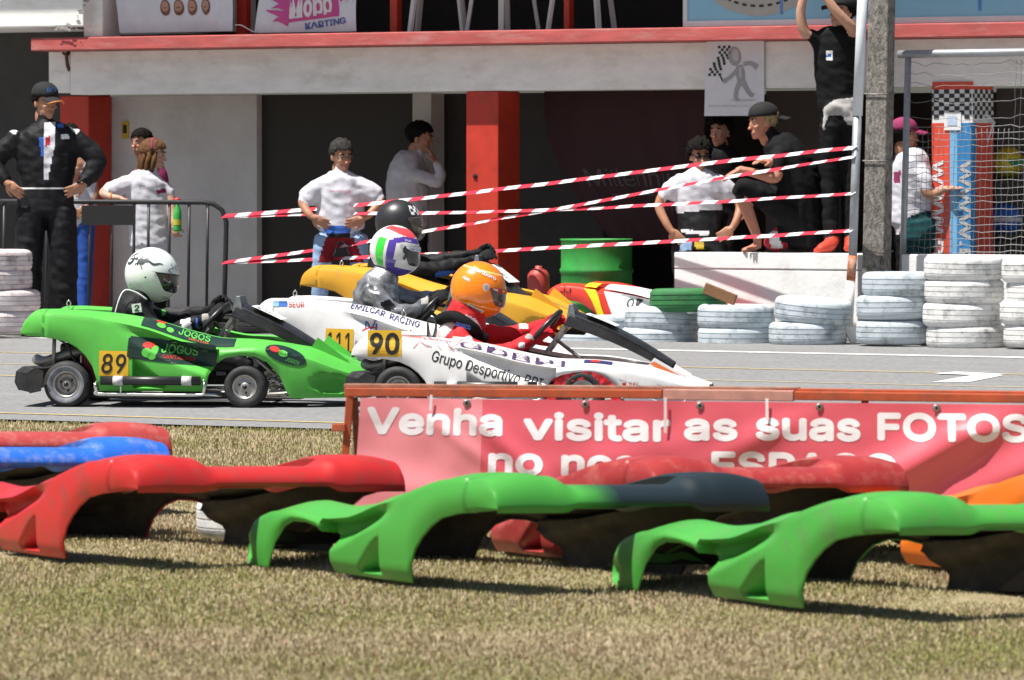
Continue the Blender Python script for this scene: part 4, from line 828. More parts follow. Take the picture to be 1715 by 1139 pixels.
# ---- kart 111, white
k111, f111 = kart('white racing kart with yellow number plate 111, driven by the silver suited driver', wshell, 492, 652, 9, 1.0)
X = lambda px: (px - 420) / 255.; Z = lambda py: (652 - py) / 259.
number(f111, '111', X(544), Z(596), .185, .18, -.03, 1.0, .005, dw=.86)
q = MB(); patch(q, (X(456), X(480), Z(513), Z(504)), on_side(1., .0022), 0); patch(q, (X(456), X(466), Z(513), Z(504)), on_side(1., .0038), 1); letters(q, 'SEUR', on_side(1., .0022), X(482), Z(514), .034, 2, .01, .105); q.build('tail_print', [seur, pbl, redpr], f111)
q = MB(); letters(q, 'M', on_side(1., .0022), X(610), Z(552), .06, 0, .0, .075); stroke(q, [(X(606), Z(553)), (X(618), Z(548)), (X(630), Z(549))], .008, on_side(1., .0035), 1); q.build('side_print', [bluep, redpr], f111)
q = MB(); letters(q, 'EMILCAR  RACING', on_ledge(.0025), X(583), .25, .4, 0, .01, .46, .12); q.build('shoulder_lettering', navy, f111); pin(f111, .26, -.42, .60)
# ---- yellow kart
k4, f4 = kart('yellow racing kart farthest from the camera, driven by the black helmeted driver', yshell, 558, 606, 20, 1.0, 1.22, lift=.13)
pin(f4, .3, -.45, .71)
# ---- parked fairing in Iberian colours behind the tyres
rl = loose('red fairing with yellow and white stripes parked behind the tyre wall', M('signal_red_plastic', (.72, .05, .03), .35, var=.06, scale=4), 952, 570, 'near')
rl.name = 'parked_kart_fairing'; rl.rotation_euler = (0, 0, R(-20)); rl.location = P(952, 500, dt(1040) + 1.0); rl.location.z = .08
rl['group'] = ''; del rl['group']
zf = lambda x, z: Vector((x, -(side_y(x, z)) - .006, z * FZ + F0))
def band(name, x0, x1, m, sl=.12):
    q = MB(); patch(q, (0, 1, 0, 1), lambda a, b: (lambda x: zf(x, (zbF(x) + .01) + (ztF(x) - dcF(x) - .012 - zbF(x) - .01) * b))(x0 + (x1 - x0) * a + sl * (1 - b)), 0, 8, 16)
    patch(q, (0, 1, 0, 1), lambda a, b: on_ledge(.004)(x0 + (x1 - x0) * a, b) * 1.0 if False else (lambda p: Vector((p.x, p.y, p.z * FZ + F0)))(on_ledge(.006)(x0 + (x1 - x0) * a, b)), 0, 8, 8); return q.build(name, m, rl)
band('yellow_stripe', .33, .43, plain('lemon_yellow_print', (.85, .72, .02))); band('white_stripe', .50, .95, whpr)
q = MB(); letters(q, 'JJ', zf, .13, .49, .05, 0, .01, .09); q.build('tail_print', nblk, rl); q = MB(); letters(q, '07', lambda a, b: zf(a, b) - Vector((0, .005, 0)), .70, .34, .09, 0, .01, .12); q.build('race_number', nblk, rl)
# ================================================================== people
def remesh(vs, fs, vox, smooth=3, fac=.5):
    me = bpy.data.meshes.new('tmp'); me.from_pydata([tuple(v) for v in vs], [], fs); o = bpy.data.objects.new('tmp', me); col.objects.link(o)
    m = o.modifiers.new('r', 'REMESH'); m.mode = 'VOXEL'; m.voxel_size = vox; m.adaptivity = 0
    s = o.modifiers.new('s', 'SMOOTH'); s.iterations = smooth; s.factor = fac
    bpy.context.view_layer.update(); ev = o.evaluated_get(bpy.context.evaluated_depsgraph_get()); r = bpy.data.meshes.new_from_object(ev)
    V = [v.co.copy() for v in r.vertices]; FF = [tuple(p.vertices) for p in r.polygons]; NN = [v.normal.copy() for v in r.vertices]
    bpy.data.objects.remove(o); bpy.data.meshes.remove(me); bpy.data.meshes.remove(r); return V, FF, NN
def ell(c, r, n=14, m=9):
    vs = [Vector((c[0], c[1], c[2] + r[2]))]; fs = []
    for j in range(1, m):
        t = math.pi * j / m
        for i in range(n): a = 2 * math.pi * i / n; vs.append(Vector((c[0] + r[0] * math.sin(t) * math.cos(a), c[1] + r[1] * math.sin(t) * math.sin(a), c[2] + r[2] * math.cos(t))))
    vs.append(Vector((c[0], c[1], c[2] - r[2]))); L_ = len(vs) - 1
    for i in range(n):
        i2 = (i + 1) % n; fs.append((0, 1 + i, 1 + i2)); fs.append((L_, L_ - n + i2, L_ - n + i))
        for j in range(m - 2): a = 1 + j * n; fs.append((a + i, a + n + i, a + n + i2, a + i2))
    return vs, fs
def join(parts):
    V, F_ = [], []
    for vs, fs in parts: o = len(V); V += list(vs); F_ += [tuple(i + o for i in f) for f in fs]
    return V, F_
# a head, face towards -Y, origin between the ears, about 0.235 tall
HEAD = remesh(*join([ell((0, .012, .045), (.073, .092, .075), 20, 14), ell((0, -.012, .0), (.066, .075, .075), 18, 12), ell((0, -.022, -.055), (.053, .060, .055), 16, 10), ell((0, -.062, -.092), (.024, .022, .020)), ell((0, -.086, -.012), (.010, .014, .030)), ell((0, -.098, -.033), (.016, .015, .012)),
    ell((0, -.074, .028), (.056, .016, .013)), ell((.034, -.062, -.025), (.022, .02, .016)), ell((-.034, -.062, -.025), (.022, .02, .016)), ell((0, -.078, -.062), (.024, .012, .008)), ell((0, -.077, -.074), (.020, .011, .007)), ell((.072, .012, -.008), (.010, .018, .031)), ell((-.072, .012, -.008), (.010, .018, .031)), ell((0, .028, -.10), (.052, .058, .075), 16, 10)]), .0065, 2)
def hand_mesh(curl, spread=.10, thumb=.6):
    tb = []
    tb.append(tube_geo([(-.02, 0, 0), (.0, 0, 0), (.03, 0, 0)], [.024, .026, .026], 10)); tb.append(ell((.048, 0, 0), (.050, .040, .016), 14, 8))
    for k, (y, L_) in enumerate(((.030, .070), (.011, .080), (-.009, .075), (-.028, .058))):
        a = 0.; p = Vector((.082, y * .98, 0)); pts = [p - Vector((.02, 0, 0)), p]; yaw = spread * (y / .03)
        for j, f_ in enumerate((.45, .32, .23)):
            a += curl * (.55, .62, .45)[j] * (1 + .08 * k); p = p + Vector((math.cos(a) * math.cos(yaw), math.sin(yaw) * math.cos(a), -math.sin(a))) * L_ * f_; pts.append(p)
        tb.append(tube_geo(pts, [.0095, .0095, .009, .0082, .0068], 8))
    t_ = [Vector((.015, .028, -.004)), Vector((.038, .05, -.010)), Vector((.062, .058 + .012 * (1 - thumb), -.018 - .018 * curl)), Vector((.083, .054 + .02 * (1 - thumb), -.022 - .034 * curl))]
    tb.append(tube_geo(t_, [.013, .0115, .010, .008], 8)); V, F_ = join(tb); return remesh(V, F_, .0052, 2)
HANDS = {'grip': hand_mesh(1.25, .03, 1.), 'relaxed': hand_mesh(.42), 'open': hand_mesh(.10, .35, .1), 'flat': hand_mesh(.18, .08)}
sk = {}
def skin(k, c): sk[k] = M('skin_' + k, c, .5, var=.10, scale=18, spec=.4); return sk[k]
skin('tan', (.42, .205, .125)); skin('fair', (.52, .29, .20)); skin('red', (.46, .20, .13))
eye_m = plain('eye_dark', (.02, .015, .012), .2); eyew = plain('eye_white', (.62, .60, .57), .3); lip_m = plain('lip', (.34, .11, .09), .5)
def cl(name, c, rough=.8, **k): return M(name, c, rough, var=k.pop('var', .12), scale=k.pop('scale', 10), bump=.3, bscale=k.pop('bscale', 90), spec=k.pop('spec', .2), **k)
wtee = cl('white_cotton', (.62, .62, .68)); blks = cl('black_cotton', (.006, .006, .007)); suitb = cl('black_racing_suit', (.010, .010, .012), .6, var=.25); jean = cl('pale_blue_denim', (.28, .40, .60)); jeanb = cl('blue_trousers', (.03, .09, .38)); maro = cl('maroon_trousers', (.20, .012, .018)); silv = cl('silver_grey_suit', (.24, .245, .26), .30, var=.75, scale=11, metal=.45); reds = cl('red_suit', (.58, .025, .03), .6); pinks = cl('pale_pink_suit', (.74, .58, .58), .6, var=.15); wsuit = cl('white_suit_panel', (.76, .76, .78)); swea = cl('pale_grey_sweater', (.50, .49, .50)); rsho = cl('red_leather_shoe', (.50, .06, .035), .5); greyj = cl('grey_jacket', (.40, .39, .38)); teal = cl('teal_cloth', (.01, .065, .07)); pinkc = cl('pink_cloth', (.27, .035, .11)); glov = cl('black_glove', (.014, .014, .015)); gglov = cl('grey_glove', (.36, .35, .33)); rglov = cl('red_glove', (.56, .02, .03)); bluec = cl('blue_patch_cloth', (.05, .14, .52)); redpan = cl('red_cloth', (.5, .03, .05)); shoeb = cl('dark_shoe', (.02, .02, .022), .5); orb = plain('orange_wristband', (.75, .22, .05))
hairb = M('black_hair', (.007, .006, .0055), .85, var=.5, scale=60, stretch=(1, 1, .3), spec=.12); hairg = M('greying_hair', (.035, .032, .03), .85, var=.7, scale=40, stretch=(1, 1, .3), spec=.12); hairbr = M('brown_hair', (.12, .06, .028), .85, var=.5, scale=50, stretch=(1, 1, .3), spec=.12); hairbl = M('greyish_blond_hair', (.34, .25, .14), .85, var=.5, scale=50, stretch=(1, 1, .3), spec=.12); capk = M('black_cap_cloth', (.009, .009, .010), .85, var=.2, scale=30, bump=.2, bscale=120)
def ring_tube(nodes, seg=16, step=.022):
    """nodes: (Vector, rw, rd); rounded ends; rw is the half width across the picture, rd along the view"""
    q = crom([(*p, a, b) for p, a, b in nodes], 4); L_ = sum((Vector(q[i + 1][:3]) - Vector(q[i][:3])).length for i in range(len(q) - 1)); n = max(3, int(L_ / step)); ins = crom([(*p, a, b) for p, a, b in nodes], max(2, int(n / max(1, len(nodes) - 1))))
    vs = []; rings = 0; N = len(ins)
    def ring(p, t, a, b):
        Y = Vector((0, 1, 0)); w_ = t.cross(Y)
        if w_.length < .25: w_ = Vector((1, 0, 0)) - t * t.x
        w_.normalize(); d_ = w_.cross(t).normalized()
        for k in range(seg): an = 2 * math.pi * k / seg; vs.append(p + w_ * a * math.cos(an) + d_ * b * math.sin(an))
    for i, nd in enumerate(ins):
        p = Vector(nd[:3]); t = (Vector(ins[min(i + 1, N - 1)][:3]) - Vector(ins[max(i - 1, 0)][:3])).normalized(); a, b = nd[3], nd[4]; r_ = min(a, b)
        if i == 0:
            for f_, g_ in ((-.85, .35), (-.6, .72)): ring(p + t * r_ * f_ * .35, t, a * g_, b * g_); rings += 1
        ring(p, t, a, b); rings += 1
        if i == N - 1:
            for f_, g_ in ((.6, .72), (.85, .35)): ring(p + t * r_ * f_ * .35, t, a * g_, b * g_); rings += 1
    fs = [(i * seg + k, i * seg + (k + 1) % seg, (i + 1) * seg + (k + 1) % seg, (i + 1) * seg + k) for i in range(rings - 1) for k in range(seg)] + [tuple(range(seg - 1, -1, -1)), tuple((rings - 1) * seg + k for k in range(seg))]
    return vs, fs
def inpoly(x, y, pts):
    c = False; n = len(pts)
    for i in range(n):
        x1, y1 = pts[i]; x2, y2 = pts[(i + 1) % n]
        if (y1 > y) != (y2 > y) and x < (x2 - x1) * (y - y1) / (y2 - y1) + x1: c = not c
    return c
def headmat(px, py, d, yaw, pitch=0., roll=0., s=1.):
    return Matrix.Translation(P(px, py, d)) @ Matrix.Rotation(R(yaw), 4, 'Z') @ Matrix.Rotation(R(pitch), 4, 'X') @ Matrix.Rotation(R(roll), 4, 'Y') @ Matrix.Scale(s, 4)
LIMB = .78
def figure(label, d, tubes, head=None, hands=(), paint=(), vox=.0135, wrinkle=.006, skn='tan', group=None, base=None):
    """tubes: (material, [(px, py, nearer(-)/farther(+) metres, half width, half depth)...]); head: matrix; hands: (px, py, dd, direction, palm, pose, material, scale, mirror)"""
    mats = []; mi = lambda m: (mats.append(m) or len(mats) - 1) if m not in mats else mats.index(m)
    parts = []; tags = []; tix = []
    tubes = [(m, [(*n_[:3], n_[3] * (.88 if (i_ == 1 and len(n_) == 5 and n_[3] > .18) else 1.), n_[4]) if len(n_) == 5 else n_ for i_, n_ in enumerate(nd)]) for m, nd in tubes]
    tubes = [(m, ([(nd[0][0] + (nd[1][0] - nd[0][0]) * .05, nd[0][1] + 12, *nd[0][2:])] + list(nd[1:])) if (m not in sk.values() and m is not greyj and len(nd[0]) == 4 and .07 <= nd[0][3] < .101 and nd[0][1] < 330) else nd) for m, nd in tubes]
    tubes = [(m, [(n_[0], n_[1], n_[2], *[r_ * (LIMB if (n_[3] < .101 and len(n_) < 5 and m not in sk.values()) else 1.) for r_ in n_[3:]]) for n_ in nodes]) for m, nodes in tubes]
    for m, nodes in tubes:
        nn = [(P(n_[0], n_[1], d + n_[2]), n_[3], n_[4] if len(n_) > 4 else n_[3]) for n_ in nodes]; vs, fs = ring_tube(nn); parts.append((vs, fs)); tix.append(mi(m))
    V, F_ = join(parts); V2, F2, N2 = remesh(V, F_, vox, 5); sid = random.uniform(0, 99)
    A = np.array([tuple(v) for v in V2]); best = np.full(len(A), 1e9); tg = np.zeros(len(A), int)
    for (m, nodes), ix in zip(tubes, tix):
        q = crom([(*P(n_[0], n_[1], d + n_[2]), n_[3], n_[4] if len(n_) > 4 else n_[3]) for n_ in nodes], 10)
        for i in range(len(q) - 1):
            a = np.array(q[i]); b = np.array(q[i + 1]); t = b[:3] - a[:3]; L_ = np.linalg.norm(t)
            if L_ < 1e-6: continue
            t = t / L_; f_ = np.clip(((A - a[:3]) @ t) / L_, 0, 1); C = a[:3] + f_[:, None] * (b[:3] - a[:3]); rw = a[3] + f_ * (b[3] - a[3]); rd = a[4] + f_ * (b[4] - a[4]); w_ = np.cross(t, (0, 1, 0)); wl = np.linalg.norm(w_)
            if wl < .25: w_ = np.array((1., 0, 0)) - t * t[0]; wl = np.linalg.norm(w_)
            w_ = w_ / wl; dv = np.cross(w_, t); D = A - C; rm = np.minimum(rw, rd); sd = (np.sqrt((D @ w_ / rw) ** 2 + (D @ dv / rd) ** 2 + (D @ t / rm) ** 2) - 1) * rm
            k = sd < best; best[k] = sd[k]; tg[k] = ix
    tg = tg.tolist()
    skins = {mats.index(m) for m in mats if m.name.startswith('skin')}
    for i, v in enumerate(V2):
        if tg[i] not in skins:
            p = v * 9 + Vector((sid, 0, 0)); q = v * 4.2 + Vector((0, sid, 0)); f_ = noise.noise(Vector((p.x, p.y, p.z * 1.6))); g_ = abs(noise.noise(Vector((q.x * 1.5, q.y, q.z * 2.2 + q.x)))); fo = noise.noise(Vector((v.x * 20 + v.z * 6 + sid, v.y * 20, v.z * 5))); f2 = noise.noise(Vector((v.x * 7 - v.z * 16 + sid, v.y * 9, v.z * 14 + v.x * 12))); V2[i] = v + N2[i] * (wrinkle * .45 * f_ + wrinkle * .9 * (.25 - g_) + wrinkle * .75 * fo + wrinkle * .7 * f2)
    fm = []
    for f_ in F2:
        ts = [tg[i] for i in f_]; t = max(set(ts), key=ts.count); fm.append(t)
    if paint:
        pm = [mi(m) for m, _ in paint]
        for k, f_ in enumerate(F2):
            nrm = sum((N2[i] for i in f_), Vector()); 
            if nrm.y > -.3 or fm[k] in skins: continue
            x, y = proj(sum((V2[i] for i in f_), Vector()) / len(f_))
            for (m, pts), ix in zip(paint, pm):
                if inpoly(x, y, pts): fm[k] = ix
    V3 = list(V2); F3 = list(F2)
    def app(vs, fs, m):
        o = len(V3); V3.extend(vs); F3.extend(tuple(i + o for i in f) for f in fs); fm.extend([mi(m)] * len(fs))
    sm = sk[skn]
    if head is not None:
        hv, hf, _ = HEAD; app([head @ v for v in hv], hf, sm)
        for s in (-1, 1):
            app(*(lambda q: ([head @ v for v in q[0]], q[1]))(ell((s * .029, -.070, .006), (.0125, .010, .0085), 10, 6)), eyew); app(*(lambda q: ([head @ v for v in q[0]], q[1]))(ell((s * .029, -.0785, .006), (.006, .004, .0062), 8, 5)), eye_m)
            app(*(lambda q: ([head @ v for v in q[0]], q[1]))(ell((s * .031, -.084, .031), (.021, .008, .0055), 10, 5)), hairb)
        app(*(lambda q: ([head @ v for v in q[0]], q[1]))(ell((0, -.083, -.067), (.021, .008, .004), 10, 5)), lip_m)
    for h in hands:
        px, py, dd, dr, pn, pose, m, s_, mir = h; x = Vector(dr).normalized(); z = -Vector(pn); z = (z - x * z.dot(x)).normalized(); y = z.cross(x) * (-1 if mir else 1)
        mt = Matrix((x, y, z)).transposed() * s_; o_ = P(px, py, d + dd); hv, hf, _ = HANDS[pose]; app([mt @ v + o_ for v in hv], hf, m)
    me = bpy.data.meshes.new('person'); me.from_pydata([tuple(v) for v in V3], [], F3)
    for m in mats: me.materials.append(m)
    me.polygons.foreach_set('material_index', fm); me.polygons.foreach_set('use_smooth', [True] * len(F3)); me.update()
    o = bpy.data.objects.new('person', me); link(o); lo = min(V3, key=lambda v: v.z); c = sum(V2, Vector()) / len(V2); rebase(o, (c.x, c.y, lo.z if base is None else base)); return tag(o, label, 'person', group)
def kid(o, name, mb, mats, **k):
    q = mb.build(name, mats, None, **k); q.data.transform(Matrix.Translation(-o.location)); q.parent = o; return q
def hair(o, hm, m, style='short'):
    vs, fs = [], []; n, r_ = 48, 26; keep = []
    for j in range(r_ + 1):
        t = math.pi * .92 * j / r_
        for i in range(n):
            a = 2 * math.pi * i / n; x, y, z = math.sin(t) * math.sin(a), -math.sin(t) * math.cos(a), math.cos(t)
            cu = 2.2 if style == 'curly' else 1.; b = 1.03 + cu * .09 * noise.noise((x * 4, y * 4, z * 4 + len(style))) + cu * .08 * noise.noise((x * 13, y * 13, z * 9)) + .04 * noise.noise((x * 30, y * 30, z * 12)); b *= {'curly': 1.14, 'long': 1.05}.get(style, 1.0)
            b += random.uniform(-.03, .03); v = Vector((x * .076 * b, .014 + y * .097 * b, .045 + z * .080 * b)); front = -y
            lim = .062 if front > .55 else (.062 - (.55 - front) / .5 * .075 if front > .05 else -.012 - min(.07, (.05 - front) * .10))
            if style == 'long': lim = lim if front > .35 else min(lim, -.13)
            if style == 'long' and v.z < -.02: v.x *= 1.05; v.y = max(v.y, -.01) 
            lim += .022 * noise.noise((x * 16, y * 16, 2))
            if v.z < lim and style == 'long' and front < .35: v.z = max(v.z, -.15)
            vs.append(v); keep.append(v.z > lim - .008)
    for j in range(r_):
        for i in range(n):
            q = (j * n + i, j * n + (i + 1) % n, (j + 1) * n + (i + 1) % n, (j + 1) * n + i)
            if all(keep[k] for k in q): fs.append(q)
    mb = MB(); mb.add([hm @ v for v in vs], fs, 0, True)
    if style == 'long':
        for k in range(9):
            a = R(60 + 240 * k / 8); x, y = math.sin(a) * .07, -math.cos(a) * .085 + .012; mb.tube([hm @ Vector((x, y, .03)), hm @ Vector((x * 1.1, y * 1.1 + .01, -.06)), hm @ Vector((x * .9, y * 1.0 + .03, -.15)), hm @ Vector((x * .6, y * .8 + .05, -.21))], [.022, .024, .02, .006], 8)
    return kid(o, 'hair', mb, m, solid=.012)
def cap(o, hm, brim_back=False, piping=None, m=None):
    mb = MB(); n, r_ = 32, 10; vs = []
    for j in range(r_ + 1):
        t = math.pi * .5 * j / r_
        for i in range(n): a = 2 * math.pi * i / n; vs.append(hm @ Vector((math.sin(t) * math.sin(a) * .088, .012 - math.sin(t) * math.cos(a) * .108, .048 + math.cos(t) ** .8 * .098)))
    mb.add(vs, [(j * n + i, j * n + (i + 1) % n, (j + 1) * n + (i + 1) % n, (j + 1) * n + i) for j in range(r_) for i in range(n)], 0, True); c = kid(o, 'cap', mb, m or capk, solid=.004)
    s = -1 if not brim_back else 1; mb = MB()
    fnb = lambda u, v: hm @ Vector(((u - .5) * .15 * (1 - .12 * v), .012 + s * (.10 * math.cos((u - .5) * 1.5) + v * (.075 + .025 * math.cos((u - .5) * 3.1))), .050 - .022 * v - .09 * (u - .5) ** 2))
    mb.add(*grid(fnb, 12, 6), smooth=True); q = mb.build('brim', m or capk, None, solid=.005); q.data.transform(Matrix.Translation(-o.location)); q.parent = c
    if piping:
        mb = MB(); mb.tube([fnb(i / 12, 1.0) for i in range(13)], .006, 6); q = mb.build('piping', piping, None); q.data.transform(Matrix.Translation(-o.location)); q.parent = c
    return c
def shades(o, hm, clear=False):
    mb = MB()
    for s in (-1, 1): v_, f_ = ell((s * .031, -.084, .006), (.026, .012, .019), 12, 8); mb.add([hm @ v for v in v_], f_, 0, True)
    mb.tube([hm @ Vector((x, y, .012)) for x, y in ((-.076, .01), (-.066, -.05), (-.05, -.08), (0, -.096), (.05, -.08), (.066, -.05), (.076, .01))], .0035, 6); return kid(o, 'sunglasses', mb, plain('black_lens', (.008, .008, .009), .12))
def leg(m, hx, hy, kx, ky, fx, fy, dd=0, r=(.09, .065, .055), sh=None, dk=0): return [(m, [(hx, hy, dd, r[0], r[0] * 1.1), (kx, ky, dd + dk, r[1], r[1]), (fx, fy, dd, r[2], r[2])])] + ([(sh, [(fx, fy + 2, dd + .02, .045, .05), (fx + 3, fy + 8, dd - .12, .042, .06)])] if sh else [])
# ---- man in black racing suit, far left
d = 49.0; hm = headmat(76, 172, d, 38, 6, s=1.22)
o = figure('big man in black racing suit and black cap standing with hands on hips', d, [
    (suitb, [(74, 206, 0, .11, .09), (76, 220, 0, .27, .13), (77, 240, 0, .285, .15), (77, 275, 0, .265, .155), (78, 308, 0, .235, .15), (77, 330, 0, .245, .15), (76, 356, 0, .255, .155)]), (suitb, [(34, 230, 0, .095, .10), (8, 252, 0, .095, .10), (-10, 274, -.02, .088, .09), (2, 294, -.08, .075, .08), (12, 305, -.12, .055, .06)]), (suitb, [(120, 230, 0, .095, .10), (146, 250, 0, .098, .10), (161, 270, -.02, .09, .09), (150, 294, -.06, .078, .08), (139, 307, -.10, .056, .06)]),
    (suitb, [(52, 352, 0, .135, .14), (48, 430, -.02, .122, .125), (46, 518, 0, .118, .12)]), (suitb, [(102, 352, 0, .135, .14), (106, 430, -.02, .122, .125), (107, 518, 0, .118, .12)]), (shoeb, [(46, 522, -.02, .06, .07), (50, 530, -.16, .05, .07)]), (shoeb, [(108, 522, -.02, .06, .07), (114, 530, -.16, .05, .07)]), (sk['tan'], [(74, 205, 0, .062, .065), (76, 190, 0, .06, .06)])],
    hm, [(12, 306, -.14, (.6, -.2, -.5), (0, 1, .3), 'relaxed', sk['tan'], 1.2, True), (140, 309, -.12, (-.75, -.25, -.4), (0, 1, .3), 'relaxed', sk['tan'], 1.2, False)],
    [(wtee, [(74, 206), (94, 204), (92, 240), (80, 302), (73, 300), (72, 250)]), (wsuit, [(12, 216), (30, 205), (38, 209), (24, 226)]), (wsuit, [(112, 207), (120, 203), (136, 214), (128, 226)]), (bluec, [(95, 208), (106, 206), (107, 213), (97, 214)]), (wsuit, [(101, 226), (115, 224), (116, 233), (102, 234)]), (redpan, [(75, 230), (84, 228), (85, 243), (76, 245)]), (wsuit, [(30, 313), (122, 313), (122, 317), (30, 317)]), (bluec, [(66, 230), (72, 228), (74, 262), (68, 262)])], wrinkle=.011, skn='tan')
cap(o, hm, piping=plain('orange_piping', (.75, .22, .03))); hair(o, hm, hairb)
mb = MB(); letters(mb, 'KZ', lambda u, v: hm @ Vector((u - .045, .012 - .108 * math.sqrt(max(.05, 1 - (u - .045) ** 2 / .0077)) * (.86) - .012, .085 + v)), 0, 0, .03, 0, .02, .085); kid(o, 'cap_logo', mb, plain('cap_logo_blue', (.05, .22, .65)))
mb = MB(); wv = P(137, 302, d - .1); mb.tube([wv + Vector((.058 * math.cos(t) * .9, .058 * math.sin(t), .03 * math.cos(t))) for t in np.linspace(0, 2 * math.pi, 20, endpoint=False)], .013, 6, closed=True); kid(o, 'wrist_watch', mb, shoeb)
mb = MB().box(-.6, .6, -.3, .3, 0, o.location.z - .004); st = mb.build('concrete_step', concrete, None, .02); st.location = (o.location.x, o.location.y, 0); st.rotation_euler = (0, 0, -TH); tag(st, 'low concrete step under the man in the black racing suit', 'step')
# ---- someone in blue trousers behind him
d = 51.6; hm = headmat(118, 232, d, 20); o = figure('person in white shirt and blue trousers half hidden behind the man in black', d, [(wtee, [(122, 262, 0, .15, .1), (128, 285, 0, .2, .12), (130, 330, 0, .18, .12), (128, 362, 0, .18, .12)]), (sk['tan'], [(108, 275, 0, .05), (118, 300, -.1, .042), (128, 285, -.16, .035)]), (wtee, [(148, 278, 0, .06), (156, 308, 0, .055)]), (sk['tan'], [(156, 305, 0, .042), (158, 330, -.04, .036), (146, 345, -.1, .032)]), (sk['tan'], [(118, 262, 0, .05), (118, 245, 0, .05)])] + leg(jeanb, 116, 360, 116, 440, 118, 532, 0, (.1, .08, .07), shoeb) + leg(jeanb, 142, 360, 142, 440, 140, 532, 0, (.1, .08, .07), shoeb), hm, [(146, 345, -.1, (-.7, -.2, -.6), (0, 1, 0), 'relaxed', sk['tan'], 1., False), (128, 285, -.16, (.4, -.2, .8), (0, 1, 0), 'relaxed', sk['tan'], 1., True)], [(redpan, [(120, 288), (134, 288), (134, 304), (120, 304)])]); hair(o, hm, hairb)
# ---- dark haired person behind the girl
d = 52.0; hm = headmat(236, 240, d, -40, s=1.02); o = figure('dark haired person in pink top, hidden behind the girl at the barrier', d, [(pinkc, [(246, 278, 0, .13, .09), (252, 300, 0, .19, .11), (254, 345, 0, .16, .11), (254, 380, 0, .17, .11)]), (sk['tan'], [(238, 270, 0, .05), (236, 255, 0, .05)])] + leg(jeanb, 244, 378, 244, 450, 244, 522, 0, (.09, .07, .06), shoeb) + leg(jeanb, 266, 378, 266, 450, 266, 522, 0, (.09, .07, .06), shoeb), hm); hair(o, hm, hairb)
# ---- girl with pink hairband
d = 51.35; hm = headmat(258, 260, d, 74, 4, s=1.10); ds = .07
o = figure('girl in white T-shirt with pink hairband leaning on the crowd barrier', d, [
    (wtee, [(252, 288, 0, .09, .08), (248, 300, 0, .20, .115), (247, 320, 0, .195, .12), (249, 350, 0, .185, .125), (252, 412, 0, .19, .13)]), (wtee, [(222, 304, 0, .07, .08), (203, 312, -.05, .075, .075), (184, 320, -.1, .076, .065)]), (sk['fair'], [(188, 315, -.05, .044), (172, 323, -.14, .040), (186, 330, -.22, .034), (200, 332, -.26, .028)]), (wtee, [(276, 302, 0, .07), (286, 325, 0, .065)]), (sk['fair'], [(284, 320, 0, .042), (288, 350, -.05, .038), (290, 378, -.12, .03)]), (sk['fair'], [(255, 288, 0, .045), (257, 272, 0, .045)])]
    + leg(blks, 238, 405, 238, 455, 238, 524, 0, (.10, .075, .06), shoeb) + leg(blks, 266, 405, 266, 455, 268, 524, 0, (.10, .075, .06), shoeb), hm,
    [(200, 332, -.26, (.9, -.1, -.25), (0, 0, -1), 'relaxed', sk['fair'], .95, False), (291, 378, -.12, (.2, -.2, -.9), (.6, .8, 0), 'grip', sk['fair'], .95, False)], [(pinkc, [(262, 318), (278, 315), (280, 322), (263, 325)]), (cl('grey_print_cloth', (.42, .42, .46)), [(232, 310), (258, 314), (258, 320), (232, 318)])], skn='fair', wrinkle=.009)
hair(o, hm, hairbr, 'long'); mb = MB(); mb.tube([hm @ Vector((.088 * math.sin(t), -.012 + .02 * math.cos(t), .045 + .095 * math.cos(t))) for t in np.linspace(-1.5, 1.5, 24)], .011, 8); kid(o, 'hairband', mb, pinkc)
mb = MB(); wv = P(186, 330, d - .22); mb.tube([wv + Vector((.0, .038 * math.cos(t), .036 * math.sin(t))) for t in np.linspace(0, 2 * math.pi, 18, endpoint=False)], .007, 6, closed=True); kid(o, 'wristband', mb, orb)
bt_ = empty('drink_bottle', P(297, 388, d - .2)); tag(bt_, 'green plastic bottle with red cap in the girl\'s hand', 'bottle')
MB().lathe([(0, 0), (.035, .002), (.038, .02), (.036, .08), (.039, .14), (.034, .19), (.016, .235), (.015, .26), (0, .262)], 20).build('bottle_body', plain('green_plastic_bottle', (.06, .42, .09), .2), bt_); MB().lathe([(0, .262), (.019, .263), (.03, .285), (.03, .30), (.0, .305)], 16).build('bottle_cap', plain('red_bottle_cap', (.62, .04, .06)), bt_); MB().lathe([(.0395, .06), (.0398, .11)], 20).build('bottle_label', plain('yellow_green_label', (.5, .5, .05)), bt_)
